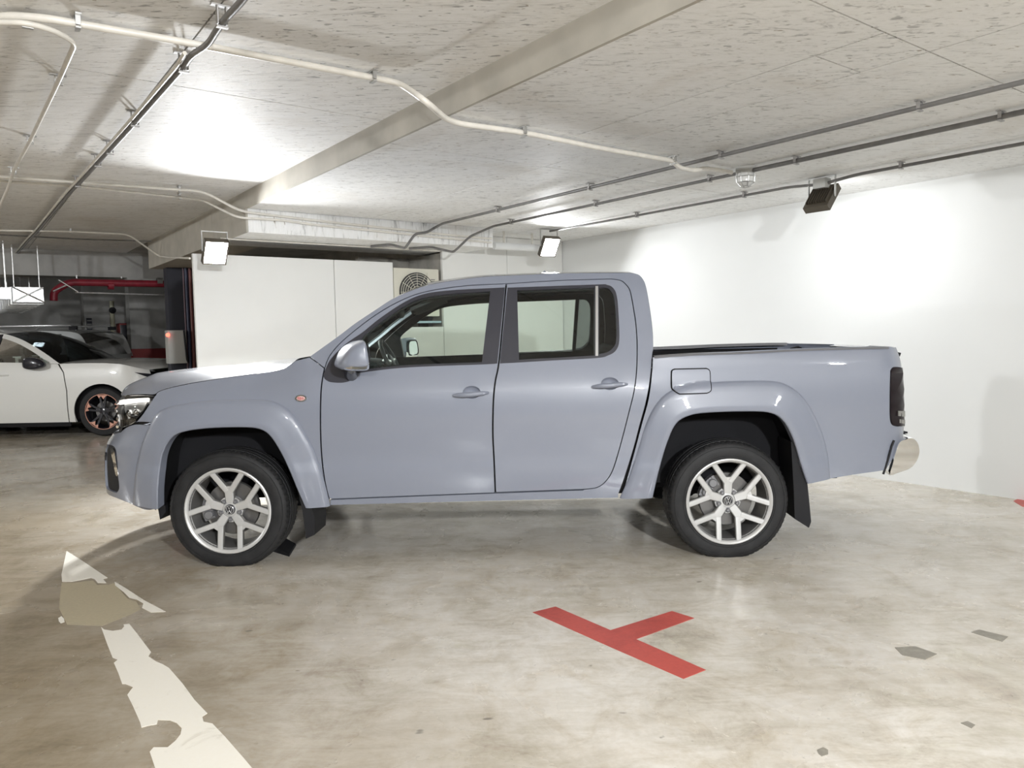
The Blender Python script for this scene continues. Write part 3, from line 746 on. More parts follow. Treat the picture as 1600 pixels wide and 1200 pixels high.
decal('arrow_head_edge', [(179, 909), (196, 919), (225, 938), (259, 956), (236, 957), (222, 950), (224, 943), (214, 937), (202, 934), (193, 925), (180, 915)], M_ARROW, None, None, parent=ARW)
decal('arrow_fleck', [(91, 966), (96, 963), (100, 967), (101, 972), (95, 974), (92, 971)], M_ARROW, None, None, parent=ARW)
decal('arrow_shaft', [(158, 980), (163, 984), (176, 986), (190, 984), (194, 979), (193, 976), (202, 975), (214, 990), (226, 1006), (236, 1019), (232, 1026), (244, 1034), (254, 1038), (264, 1044), (285, 1068),
                      (304, 1094), (324, 1115), (316, 1120), (318, 1128), (332, 1131), (352, 1152), (380, 1184), (412, 1222), (252, 1222), (242, 1199), (234, 1175),
                      (240, 1168), (262, 1168), (274, 1158), (282, 1148), (284, 1138), (276, 1130), (266, 1126), (247, 1125), (245, 1132), (232, 1134), (221, 1137), (219, 1129), (208, 1104), (199, 1086), (204, 1079), (208, 1074), (196, 1069), (191, 1069),
                      (185, 1052), (178, 1036), (184, 1031), (176, 1028), (168, 1008)], M_ARROW, None, None, parent=ARW)
decal('faded_triangle', [(96, 911), (112, 911), (145, 907), (152, 914), (170, 914), (178, 911), (190, 925), (200, 936), (213, 940), (220, 952), (200, 962), (160, 978), (105, 976), (92, 950)], M_YELP if False else worn_paint('faded_arrow_paint', (0.46, 0.40, 0.28), (0.40, 0.35, 0.26), 0.1), None, None, parent=ARW, z=0.0008)
decal('red_floor_mark', [(832, 957), (868, 948), (954, 985), (1050, 955), (1085, 966), (994, 999), (1103, 1047), (1068, 1061), (960, 1014)], M_REDP, 'red painted T shaped parking mark on the floor', 'floor marking')
decal('red_floor_mark', [(1583, 783), (1592, 779), (1608, 783), (1612, 792), (1598, 792)], M_REDP, 'red painted mark on the floor at the foot of the white wall', 'floor marking')
for i, (pl, lb) in enumerate(((((1517, 988), (1530, 984), (1575, 995), (1566, 1003)), 'dark rectangular repair patch with crisp edges on the floor'),
                 (((1398, 1012), (1430, 1010), (1464, 1022), (1446, 1031), (1410, 1024)), 'faded rectangular repair patch on the floor'),
                 (((1501, 1130), (1512, 1127), (1524, 1133), (1518, 1138)), 'small brown rectangular stain on the floor'),
                 (((1277, 1172), (1286, 1168), (1294, 1172), (1294, 1179), (1284, 1182), (1279, 1178)), 'small round grey stain on the floor'))):
    decal('floor_patch', pl, M_PATCH, lb, 'floor patch')
# ================================================================ body skins: a side surface wrapped round nose and tail
class Skin:
    def __init__(s, yc, W, Xa, n, K, Xr, nr, Kr, sgn=1):
        s.yc, s.W, s.Xa, s.n, s.K, s.Xr, s.nr, s.Kr, s.sgn = yc, W, Xa, n, K, Xr, nr, Kr, sgn
        s.L = lambda z: 0.8
        s.Lr = lambda z: 0.2
    def raw(s, t, z):
        if t < s.Xa:
            f = (s.Xa - t) / s.K; c, q = math.cos(f), math.sin(f)
            r = (abs(c) ** s.n + abs(q) ** s.n) ** (-1 / s.n)
            X = s.Xa - s.L(z) * r * q; w = s.W(s.Xa, z) * r * c
        elif t > s.Xr:
            f = (t - s.Xr) / s.Kr; c, q = math.cos(f), math.sin(f)
            r = (abs(c) ** s.nr + abs(q) ** s.nr) ** (-1 / s.nr)
            X = s.Xr + s.Lr(z) * r * q; w = s.W(s.Xr, z) * r * c
        else:
            X, w = t, s.W(t, z)
        return Vector((X * s.sgn, s.yc - w, z))
    def S(s, t, z, off=0.0):
        P = s.raw(t, z)
        if off:
            e = 0.004
            a = s.raw(t + e, z) - s.raw(t - e, z); b = s.raw(t, z + e) - s.raw(t, z - e)
            n = a.cross(b).normalized() * s.sgn
            P = P + n * off
        return P
    def fit(s, px, py, off=0.0, t0=None):
        g = at(px, py, s.yc - 0.9)
        t, z = (g.x * s.sgn if t0 is None else t0), g.z
        for it in range(30):
            a, b = proj(s.S(t, z, off)); ex, ey = px - a, py - b
            if abs(ex) + abs(ey) < 0.02: break
            e = 0.004
            a1, b1 = proj(s.S(t + e, z, off)); a2, b2 = proj(s.S(t, z + e, off))
            J = np.array([[(a1 - a) / e, (a2 - a) / e], [(b1 - b) / e, (b2 - b) / e]])
            A = J.T @ J + np.eye(2) * 40
            d = np.linalg.solve(A, J.T @ np.array([ex, ey]))
            d = np.clip(d, -0.12, 0.12)
            t += float(d[0]); z += float(d[1])
        return (t, z)
def curve(points):
    p = catmull(points, 10); X = np.array([q[0] for q in p]); Y = np.array([q[1] for q in p])
    return lambda z: float(np.interp(z, X, Y))

YC = 5.534
w_low = curve([(0.20, 0.83), (0.27, 0.868), (0.33, 0.895), (0.40, 0.912), (0.48, 0.923), (0.55, 0.928), (0.60, 0.927), (0.65, 0.922), (0.75, 0.929), (0.88, 0.935), (0.98, 0.935),
               (1.05, 0.931), (1.10, 0.922), (1.16, 0.905), (1.22, 0.886), (1.30, 0.858), (1.50, 0.788), (1.65, 0.735), (1.74, 0.697), (1.80, 0.66), (1.86, 0.61), (1.95, 0.5)])
w_bed = curve([(0.30, 0.88), (0.40, 0.905), (0.50, 0.918), (0.56, 0.921), (0.62, 0.917), (0.75, 0.925), (0.95, 0.932), (1.08, 0.930), (1.15, 0.922), (1.19, 0.919), (1.24, 0.915), (1.275, 0.904), (1.30, 0.890), (1.40, 0.85)])
def Wcab(x, z):
    w = w_low(z)
    f = min(1.0, max(0.0, (-1.28 - x) / 0.30))
    if z > 0.96: w -= f * 2.6 * (min(z, 1.14) - 0.96) ** 2
    return w
CAB = Skin(YC, Wcab, -1.92, 2.5, 0.78, 9.0, 3, 0.2)
BED = Skin(YC, lambda x, z: w_bed(z), -9.0, 3, 0.7, 2.26, 3.0, 0.22)
def fit_sil(skin, rear, table, zs):
    ys = [t[0] for t in table]; xs = [t[1] for t in table]; out = []
    for z in zs:
        lo, hi = (0.05, 1.3)
        for _ in range(30):
            L = (lo + hi) / 2
            if rear: skin.Lr = lambda q, L=L: L
            else: skin.L = lambda q, L=L: L
            best = None
            for k in range(40):
                f = k / 39 * PI / 2 * 0.98
                P = skin.raw(skin.Xr + f * skin.Kr, z) if rear else skin.raw(skin.Xa - f * skin.K, z)
                a, b = proj(P)
                if best is None or (a > best[0] if rear else a < best[0]): best = (a, b)
            tg = float(np.interp(best[1], ys, xs))
            if (best[0] > tg) == rear: hi = L
            else: lo = L
        out.append((lo + hi) / 2)
    Z, LL = list(zs), list(out)
    g = lambda q: float(np.interp(q, Z, LL))
    if rear: skin.Lr = g
    else: skin.L = g
fit_sil(CAB, False, [(595, 206), (606, 196), (615, 191), (628, 183), (640, 181), (655, 184), (668, 183), (678, 178), (688, 170), (700, 165), (720, 164.5), (745, 165), (766, 166), (776, 171), (800, 176)], np.arange(0.28, 1.16, 0.02))
fit_sil(BED, True, [(541, 1399), (552, 1405), (575, 1410), (600, 1412), (660, 1413), (700, 1412), (740, 1406)], np.arange(0.40, 1.32, 0.03))

TRUCK = empty('pickup_truck', (0, YC, 0), 'grey double cab pickup truck parked side on, chrome rear bumper and silver wheels', 'pickup truck')
def mirror_mesh(me):
    m2 = me.copy(); bm = bmesh.new(); bm.from_mesh(m2)
    for v in bm.verts: v.co.y = 2 * YC - v.co.y
    bmesh.ops.reverse_faces(bm, faces=bm.faces); bm.to_mesh(m2); bm.free()
    return m2
def dual(name, bm, m, parents=None, smooth=35, label=None):
    pn, pf = parents or (TRUCK, TRUCK)
    o = bm_obj(name, bm, m, pn, smooth)
    f = link(name, mirror_mesh(o.data), pf)
    if label: o['label'] = label; f['label'] = label
    return (o, f)
def dense(poly, d):
    out = []; n = len(poly)
    for i in range(n):
        a, b = poly[i], poly[(i + 1) % n]; L = math.hypot(b[0] - a[0], b[1] - a[1]); k = max(1, int(L / d))
        for j in range(k): out.append((a[0] + (b[0] - a[0]) * j / k, a[1] + (b[1] - a[1]) * j / k))
    return out
def shrunk(poly, d):
    if not d: return poly
    n = len(poly); A = sum(poly[i][0] * poly[(i + 1) % n][1] - poly[(i + 1) % n][0] * poly[i][1] for i in range(n))
    sg = 1 if A > 0 else -1; out = []
    for i in range(n):
        a, p, b = poly[i - 1], poly[i], poly[(i + 1) % n]
        def nr(u, v):
            dx, dy = v[0] - u[0], v[1] - u[1]; L = math.hypot(dx, dy) or 1
            return (-dy / L * sg, dx / L * sg)
        n1, n2 = nr(a, p), nr(p, b); mx, my = n1[0] + n2[0], n1[1] + n2[1]; L = math.hypot(mx, my) or 1
        k = 1 / max(0.5, (L / 2))
        out.append((p[0] + mx / L * d * k, p[1] + my / L * d * k))
    return out
def panel_bm(skin, outer, holes=(), off=0.0, thick=0.012, grid=(0.06, 0.05), shrink=0.003, hole_shrink=0.0, yfun=None):
    outer = shrunk(dense(outer, 0.03), shrink)
    holes = [shrunk(dense(h, 0.03), -hole_shrink) for h in holes]
    V, F = cdt2(outer, holes, grid)
    bm = bmesh.new()
    top = [bm.verts.new(skin.S(t, z, off)) for t, z in V]
    cnt = {}
    for f in F:
        bm.faces.new([top[i] for i in f])
        for i in range(3):
            e = (f[i], f[(i + 1) % 3]); cnt.setdefault(tuple(sorted(e)), []).append(e)
    if thick:
        bot = {}
        for k, es in cnt.items():
            if len(es) == 1:
                for i in k:
                    if i not in bot: bot[i] = bm.verts.new(skin.S(V[i][0], V[i][1], off - thick))
                i, j = es[0]; bm.faces.new((top[j], top[i], bot[i], bot[j]))
    return bm
def panel(name, skin, outer, m, parents=None, holes=(), off=0.0, thick=0.012, grid=(0.06, 0.05), shrink=0.003, label=None, hole_shrink=0.0):
    return dual(name, panel_bm(skin, outer, holes, off, thick, grid, shrink, hole_shrink), m, parents, 30, label)
def P2(skin, segs, off=0.0, n=6):
    """segs: list of pixel polylines; each is smoothed, mapped to the skin, and joined."""
    out = []
    for sgm in segs:
        pts = catmull(sgm, n) if len(sgm) > 2 else sgm
        for p in pts:
            q = skin.fit(p[0], p[1], off)
            if not out or math.hypot(out[-1][0] - q[0], out[-1][1] - q[1]) > 0.002: out.append(q)
    if math.hypot(out[0][0] - out[-1][0], out[0][1] - out[-1][1]) < 0.002: out.pop()
    return out

# ---------------------------------------------------------------- outlines read off the photograph
L_SIL = [(484, 557), (505, 542), (530, 524), (555, 505), (585, 485), (615, 466), (655, 449.5), (697, 440), (755, 432.5), (805, 430), (880, 427), (985, 426)]
L_SIL2 = [(985, 426), (998, 429), (1006, 438), (1010, 450), (1016, 485), (1020, 520), (1021, 542), (1019, 556), (1016, 590), (1010, 625), (1000, 662), (990, 700), (975, 748), (966, 772)]
L_GAPTOP = [(507, 575), (516, 554), (540, 528), (585, 493), (630, 467.5), (670, 454.5), (730, 446), (792, 443), (872, 438), (955, 435.5)]
L_GAPREAR = [(955, 435.5), (970, 438), (979, 445), (985, 455), (990, 480), (994, 507), (996, 540), (995, 580), (991, 612), (983, 645), (970, 695), (958, 734), (947, 752), (933, 762), (912, 765)]
L_DOORF = [(507, 575), (502, 605), (500.5, 652), (502, 705), (507, 750), (514, 780)]
L_SPLIT = [(791, 444), (785, 510), (779, 570), (774, 595), (771, 625), (770, 675), (772, 720), (774, 769)]
HOODL = [(243, 617), (249, 611), (270, 604.5), (315, 595.5), (377, 586.5), (427, 580), (447, 574), (462, 563)]
FL_OUT = [(208, 786), (210, 755), (215, 720), (222, 694), (234, 664), (246, 645), (258, 638), (281, 632), (325, 626), (385, 624), (422, 626), (445, 636), (462, 653), (476, 675), (490, 702), (502, 735), (510, 765), (516, 790)]
FL_IN = [(246, 796), (246, 765), (250, 725), (257, 700), (270, 682), (290, 674), (330, 669), (385, 668), (409, 672), (424, 684), (440, 710), (452, 735), (463, 762), (477, 794)]
RL_OUT = [(968, 778), (981, 750), (995, 709), (1010, 661), (1025, 632), (1044, 613), (1072, 602), (1107, 597.5), (1165, 595), (1212, 596), (1236, 605), (1255, 621), (1272, 647), (1285, 677), (1294, 712), (1297, 747)]
RL_IN = [(1020, 778), (1024, 760), (1031, 731), (1042, 694), (1056, 663), (1076, 650), (1105, 645), (1165, 643), (1203, 645), (1224, 657), (1240, 686), (1252, 725), (1262, 756)]

# ---------------------------------------------------------------- painted body panels
ring = P2(CAB, [L_SIL, L_SIL2]) + P2(CAB, [[(966, 778), (740, 783.5), (516, 789.5)], [(516, 781), (640, 776), (773, 771), (912, 766)]]) \
     + P2(CAB, [L_GAPREAR[::-1], L_GAPTOP[::-1]])
cab_side = panel('cab_side', CAB, ring, M_PAINT, shrink=0.0015, thick=0.03)
fm = []
for k in range(len(FL_OUT)): pass
mid_f = [tuple(0.55 * a + 0.45 * b for a, b in zip(p, q)) for p, q in zip(resample(FL_OUT, 40), resample(FL_IN, 40))]
fend = P2(CAB, [HOODL, [(462, 563), (484, 557.5)], [(484, 557.5), (507, 575)], L_DOORF, [(514, 780), (513, 789)]]) + P2(CAB, [mid_f[::-1]]) \
     + P2(CAB, [[(212, 659), (222, 647), (233, 631), (243, 617)]])
# start of the hidden edge under the flare: cut it where the bumper begins
mid_cut = [p for p in mid_f if p[1] < 664 or p[0] > 330]
fend = P2(CAB, [HOODL, [(462, 563), (484, 557.5)], [(484, 557.5), (507, 575)], L_DOORF, [(514, 780), (513, 789)]]) + P2(CAB, [mid_cut[::-1]]) \
     + P2(CAB, [[(238, 661), (225, 660), (212, 660)], [(212, 660), (222, 648), (233, 632), (243, 617)]])
fender = panel('front_fender', CAB, fend, M_PAINT, shrink=0.004)
TRIM_F = [[(505, 586), (516, 562), (540, 537.5), (566, 519.5), (592, 498.5), (630, 473), (662, 459.5), (705, 453.5), (771, 450), (789, 449)], [(789, 449), (777, 568)],
          [(777, 568), (755, 569.5), (640, 574), (574, 581), (557, 585), (549, 594), (535, 598), (516, 597), (507, 592)]]
GL_F = [[(570, 577), (567, 540), (568, 525), (595, 503), (632, 478), (662, 465), (706, 459), (766, 455)], [(766, 455), (753, 566)], [(753, 566), (640, 570.5), (570, 577)]]
TRIM_R = [[(793, 449), (806, 449), (932, 444.5), (948, 445), (958, 450), (964, 464), (967, 500), (967.5, 533), (962, 548), (950, 555.5), (932, 559.5), (860, 563.5), (802, 567)], [(802, 567), (781, 568)]]
GL_R = [[(808, 453.5), (929, 449)], [(929, 449), (929, 555.5)], [(929, 555.5), (811, 562)]]
GL_Q = [[(936, 449), (948, 449.5), (955, 455), (960, 467), (963, 500), (963, 532), (957, 544), (948, 550.5), (936, 553)]]
trimf, glf, trimr, glr, glq = (P2(CAB, x) for x in (TRIM_F, GL_F, TRIM_R, GL_R, GL_Q))
def ell(skin, cx, cy, rx, ry, n=20, off=0):
    return [skin.fit(cx + rx * math.cos(2 * PI * k / n), cy + ry * math.sin(2 * PI * k / n), off) for k in range(n)]
bowl_f, bowl_r = ell(CAB, 737, 613, 14, 10), ell(CAB, 953, 599.5, 14, 10)
i0 = min(range(len(L_GAPTOP)), key=lambda i: abs(L_GAPTOP[i][0] - 792))
doorf = P2(CAB, [L_GAPTOP[:i0 + 1], L_SPLIT, [(773, 770.5), (640, 775.5), (514, 780.5)], L_DOORF[::-1]])
doorr = P2(CAB, [[(792, 443), (872, 438), (955, 435.5)], L_GAPREAR, [(912, 765), (774, 770)], L_SPLIT[::-1]])
fdoor = panel('front_door', CAB, doorf, M_PAINT, holes=[trimf, bowl_f], off=0.001, shrink=0.005)
rdoor = panel('rear_door', CAB, doorr, M_PAINT, holes=[trimr, bowl_r], off=0.001, shrink=0.005)
panel('window_surround', CAB, trimf, M_PILLAR, fdoor, holes=[glf], off=-0.001, shrink=0.0, thick=0.02, label='black window surround and mirror base')
panel('window_surround', CAB, trimr, M_PILLAR, rdoor, holes=[glr, glq], off=-0.001, shrink=0.0, thick=0.02, label='black window surround with divider bar')
panel('window_glass', CAB, glf, M_GLASSG, fdoor, off=-0.008, shrink=-0.003, thick=0.0, label='green tinted front side window')
panel('window_glass', CAB, glr, M_GLASSG, rdoor, off=-0.008, shrink=-0.003, thick=0.0, label='green tinted rear side window')
panel('quarter_glass', CAB, glq, M_GLASSD, rdoor, off=-0.008, shrink=-0.003, thick=0.0, label='dark fixed quarter glass')
bar = P2(CAB, [[(930.5, 447), (934.5, 447)], [(934.5, 556), (930.5, 556)]])
panel('divider_bar', CAB, bar, M_SATIN, rdoor, off=0.0015, shrink=0.0, thick=0.006)
for pr, bw, (hx0, hy0, hx1, hy1) in ((fdoor, bowl_f, (708, 618, 763, 613.5)), (rdoor, bowl_r, (926, 604, 981, 599.5))):
    c = [sum(p[i] for p in bw) / len(bw) for i in (0, 1)]
    bm = bmesh.new(); rings = []
    for k, (sc_, dp) in enumerate(((1.0, 0.0), (0.93, -0.008), (0.75, -0.018), (0.4, -0.024), (0.02, -0.025))):
        rings.append([bm.verts.new(CAB.S(c[0] + (p[0] - c[0]) * sc_, c[1] + (p[1] - c[1]) * sc_, dp + 0.0005)) for p in bw])
    for A_, B_ in zip(rings[:-1], rings[1:]):
        for k in range(len(A_)): bm.faces.new((A_[k], A_[(k + 1) % len(A_)], B_[(k + 1) % len(A_)], B_[k]))
    dual('handle_cup', bm, M_PAINT, pr, 60)
    a, b = CAB.fit(hx0, hy0, 0.03), CAB.fit(hx1, hy1, 0.03)
    bm = bmesh.new(); pts = []; rr = []
    for k in range(15):
        t = k / 14; o_ = 0.006 + 0.034 * (1 - abs(2 * t - 1) ** 3.5)
        q = (a[0] + (b[0] - a[0]) * t, a[1] + (b[1] - a[1]) * t - 0.002 * math.sin(PI * t))
        pts.append(CAB.S(q[0], q[1], o_)); rr.append(0.008 + 0.008 * (1 - abs(2 * t - 1) ** 3) - (0.001 if t > 0.7 else 0))
    tube_into(bm, pts, rr, 12); 
    for v in bm.verts: v.co.y = v.co.y
    dual('door_handle', bm, M_PAINT, pr, 60)
    lk = CAB.fit(hx1 - 7, hy1 + 1.0, 0.03)
    bm = bmesh.new(); tube_into(bm, [CAB.S(lk[0], lk[1], 0.03), CAB.S(lk[0], lk[1], 0.044)], 0.007, 10); dual('lock_cylinder', bm, M_PAINT, pr, 40)

# flares
def flare(name, skin, outer, inner, lip=0.046, n=70):
    o2 = [skin.fit(*p, 0.004) for p in resample(catmull(outer, 6), n)]
    i2 = [skin.fit(*p, lip) for p in resample(catmull(inner, 6), n)]
    prof = [(0.0, 0.002), (0.03, 0.012), (0.08, 0.020), (0.2, 0.027), (0.45, 0.035), (0.70, lip - 0.004), (0.78, lip), (0.88, lip + 0.001), (0.97, lip - 0.001), (1.0, lip - 0.006), (1.0, lip - 0.07)]
    bm = bmesh.new(); rows = []
    for t, of in prof:
        rows.append([bm.verts.new(skin.S(a[0] + (b[0] - a[0]) * t, a[1] + (b[1] - a[1]) * t, of)) for a, b in zip(o2, i2)])
    for A_, B_ in zip(rows[:-1], rows[1:]):
        for k in range(n - 1): bm.faces.new((A_[k], A_[k + 1], B_[k + 1], B_[k]))
    for k in (0, n - 1):
        for A_, B_ in ((rows[0], rows[-1]),):
            pass
    return dual(name, bm, M_PAINT, None, 32)
flare('wheel_flare', CAB, FL_OUT, FL_IN)
flare('wheel_flare', BED, RL_OUT, RL_IN)

# ---------------------------------------------------------------- front end
sC = CAB.Xa - CAB.K * PI / 2
def mir(poly): return [(2 * sC - t, z) for t, z in poly][::-1]
hl = P2(CAB, [[(192, 668), (208, 661), (222, 647), (234, 629), (241, 618)], [(241, 618), (215, 617), (194, 618)]])
hl_in = [(hl[-1][0] - 0.03, hl[-1][1] + 0.0), (hl[-1][0] - 0.06, 0.93), (hl[0][0] - 0.05, hl[0][1])]
hl_poly = hl + hl_in
lamp = panel('headlight', CAB, hl_poly, M_LENSC, off=0.004, thick=0.012, shrink=0.002, grid=(0.04, 0.04))
panel('reflector', CAB, hl_poly, mat('headlamp_black', (0.03, 0.03, 0.034), 0.25, metal=0.4), lamp, off=-0.035, thick=0.0, shrink=-0.004)
strip = P2(CAB, [[(184, 626), (200, 623.5), (232, 621.5)], [(231, 627), (210, 628.5), (184, 632)]], off=-0.004)
panel('light_strip', CAB, strip, M_LAMPW, lamp, off=-0.004, thick=0.012, shrink=0.0)
stp = P2(CAB, [[(185, 634), (191, 634)], [(191, 656), (185, 655)]], off=-0.008)
panel('light_guide', CAB, stp, M_SATIN, lamp, off=-0.008, thick=0.012, shrink=0.0)
refl = P2(CAB, [[(194, 632), (229, 629)], [(229, 629), (221, 643), (205, 646), (195, 645)]], off=-0.02)
panel('chrome_reflector', CAB, refl, M_SATIN, lamp, off=-0.022, thick=0.01, shrink=0.0)
for (cx, cy, r) in ((203, 648, 0.032), (214, 645, 0.024)):
    q = CAB.fit(cx, cy, -0.02); C0 = CAB.S(*q, -0.03); n_ = (CAB.S(*q, 0.0) - CAB.S(*q, -0.03)).normalized()
    bm = bmesh.new(); lathe_into(bm, [(r, 0.0), (r, 0.018), (r * 0.82, 0.018), (r * 0.78, 0.008), (r * 0.6, 0.016), (0.0, 0.022)], C0, n_, 20); dual('projector_lens', bm, M_CHROME, lamp, 50)
# bumper wrapped round the nose
bl = P2(CAB, [[(228, 664), (212, 663), (198, 668), (190, 675)]]); zc_t, zc_b = 0.80, 0.44
bot = P2(CAB, [[(172, 774), (200, 785), (226, 796), (240, 796)]])
edge = P2(CAB, [[(240, 796), (228, 785), (226, 755), (230, 722), (236, 697), (246, 672), (243, 662)], [(243, 662), (228, 664)]])
half = [(sC, zc_b)] + bot + edge[1:] + bl[1:] + [(bl[-1][0] - 0.12, 0.80), (sC, 0.79)]
full = half[1:-1] + [(sC, 0.79)] + mir(half[1:-1]) + [(sC, zc_b)]
fog = P2(CAB, [[(167, 694), (180, 699), (184, 720), (185, 742)], [(185, 742), (187, 762), (183, 770)], [(183, 770), (168, 764)]])
fog_poly = fog + [(fog[-1][0] - 0.05, fog[-1][1] + 0.01), (fog[0][0] - 0.05, fog[0][1])]
bump = bm_obj('front_bumper', panel_bm(CAB, full, [fog_poly, mir(fog_poly)], 0.003, 0.02, (0.05, 0.05), 0.002), M_PAINT, TRUCK, 30)
panel('fog_lamp_bezel', CAB, fog_poly, M_BLACKM, (bump, bump), off=-0.012, thick=0.0, shrink=-0.004)
ch = P2(CAB, [[(174, 700), (178, 704), (181, 722), (184.5, 742)], [(184.5, 742), (181, 743), (177, 724), (172, 702)]], off=0.006)
panel('chrome_strip', CAB, ch, M_CHROME, (bump, bump), off=0.006, thick=0.014, shrink=0.0)
gr_half = [(sC, 0.80), (bl[-1][0] - 0.10, 0.81), (hl[0][0] - 0.055, hl[0][1] + 0.005), (hl_in[1][0] - 0.006, 0.94), (hl_in[0][0] - 0.004, hl_in[0][1] - 0.01), (sC, hl_in[0][1] - 0.01)]
gfull = gr_half[1:-1] + [gr_half[-1]] + mir(gr_half[1:-1]) + [gr_half[0]]
grille = bm_obj('grille', panel_bm(CAB, gfull, [], -0.02, 0.0, (0.06, 0.05), 0.0), M_BLACKM, TRUCK, 30)
z0g, z1g = 0.82, hl_in[0][1] - 0.03
for k in range(4):
    zz = z0g + (z1g - z0g) * (k + 0.5) / 4; bm = bmesh.new()
    tube_into(bm, [CAB.S(hl_in[1][0] - 0.03 + (2 * sC - 2 * hl_in[1][0] + 0.06) * i / 24, zz, 0.0) for i in range(25)], 0.009, 8)
    bm_obj('grille_slat', bm, M_CHROME, grille, 50)
ctr = CAB.S(sC, 0.92, 0.0)
lathe('grille_emblem', [(0.0, 0.012), (0.055, 0.012), (0.062, 0.008), (0.068, 0.014), (0.075, 0.012), (0.075, -0.01)], ctr, (-1, 0, 0), M_CHROME, grille, 30)
bm_obj('lower_intake', panel_bm(CAB, [(sC + 0.42, 0.50), (sC + 0.42, 0.66), (sC - 0.42, 0.66), (sC - 0.42, 0.50)], [], 0.006, 0.01, (0.06, 0.05), 0.0), M_BLACKM, bump, 30)

# hood
E_px = [(190, 619)] + [(205, 616.5), (225, 616), (241, 616)] + HOODL[1:]
Eq = [CAB.fit(*p) for p in catmull(E_px, 4)]
E3 = [CAB.S(t, z, 0.0) for t, z in Eq]
sil = [at(x, y, YC + 0.30) for x, y in ((196, 606), (207, 598), (224, 590), (260, 581.5), (315, 575.5), (365, 572.5), (415, 568), (470, 560))]
zc = lambda x: float(np.interp(x, [p.x for p in sil], [p.z for p in sil]))
nE = len(E3); nb = 36; bm = bmesh.new(); rows = []
for i, P in enumerate(E3):
    a = i / (nE - 1); w = YC - P.y; row = []
    W0, L0 = CAB.W(CAB.Xa, Eq[0][1]), CAB.L(Eq[0][1])
    fr = max(0.0, 1 - a / 0.75) ** 1.3
    for j in range(nb + 1):
        b_ = -1 + 2 * j / nb
        xs = CAB.Xa - L0 * max(0.0, 1 - min(1, abs(w * b_) / W0) ** CAB.n) ** (1 / CAB.n)      # nose outline in plan
        x0n = CAB.Xa - L0 * max(0.0, 1 - min(1, w / W0) ** CAB.n) ** (1 / CAB.n)
        dx = (xs - x0n) * fr - 0.10 * (1 - b_ * b_) * (1 - fr)
        cr = max(0.004, zc(P.x) - P.z) * (lambda q_: q_ * (2 - q_))(min(1.0, (1 - abs(b_)) / 0.45)) * min(1.0, 0.15 + 2.2 * a)
        row.append(bm.verts.new((P.x + dx, YC - w * b_ * 0.997, P.z + cr)))
    rows.append(row)
for A_, B_ in zip(rows[:-1], rows[1:]):
    for j in range(nb): bm.faces.new((A_[j], A_[j + 1], B_[j + 1], B_[j]))
hood = bm_obj('hood', bm, M_PAINT, TRUCK, 40)
# cowl and wipers
Pr = E3[-1]; bm = bmesh.new()
c0 = [Vector((Pr.x - 0.10 * (1 - abs(b_) ** 2) , YC - (YC - Pr.y) * b_, Pr.z - 0.012 + (zc(Pr.x) - Pr.z) * (1 - abs(b_) ** 3.2))) for b_ in np.linspace(-1, 1, 21)]
vs0 = [bm.verts.new(p) for p in c0]; vs1 = [bm.verts.new(p + Vector((0.16, 0, 0.015))) for p in c0]
for k in range(20): bm.faces.new((vs0[k], vs0[k + 1], vs1[k + 1], vs1[k]))
bm_obj('cowl', bm, M_BLACKM, TRUCK, 40)
for k, yy in enumerate((-0.25, 0.35)):
    b0 = at(478, 553, YC + yy)
    tube('wiper', [Vector((Pr.x + 0.06, YC + yy + 0.25, zc(Pr.x) + 0.015)), Vector((Pr.x + 0.09, YC + yy - 0.1, zc(Pr.x) + 0.05)), Vector((Pr.x + 0.07, YC + yy - 0.45, zc(Pr.x) + 0.035))], 0.011, M_BLACKM, TRUCK, 8)

# windscreen, roof, rear window
top_px = catmull(L_SIL, 6)
A_line = [CAB.S(*CAB.fit(*p)) for p in top_px if p[0] <= 672]
R_line = [CAB.S(*CAB.fit(*p)) for p in top_px if p[0] >= 668] + [CAB.S(*CAB.fit(*p)) for p in ((992, 427.5), (999, 430), (1005, 437))]
def loft(line, bulge, crown, m, name, inset=0.0, nb=24, pw=2.2):
    bm = bmesh.new(); rows = []
    for i, P in enumerate(line):
        a = i / (len(line) - 1); w = YC - P.y
        rows.append([bm.verts.new((P.x - bulge(a) * (1 - abs(b_) ** 2), YC - w * b_, P.z + crown(a) * (1 - abs(b_) ** pw) - inset)) for b_ in np.linspace(-1, 1, nb + 1)])
    for A_, B_ in zip(rows[:-1], rows[1:]):
        for j in range(nb): bm.faces.new((A_[j], A_[j + 1], B_[j + 1], B_[j]))
    return bm_obj(name, bm, m, TRUCK, 50)
loft(A_line, lambda a: 0.05 - 0.01 * a, lambda a: 0.01 + 0.04 * a, M_GLASSG, 'windscreen', 0.004)
roof = loft(R_line, lambda a: 0.05 * (1 - a) - 0.03 * a, lambda a: 0.05 * (1 - 0.2 * a), M_PAINT, 'roof', 0.0)
loft([P + Vector((0.02, 0.03, -0.035)) for P in R_line], lambda a: 0.05 * (1 - a), lambda a: 0.04, M_HEADL, 'headliner', 0.0)
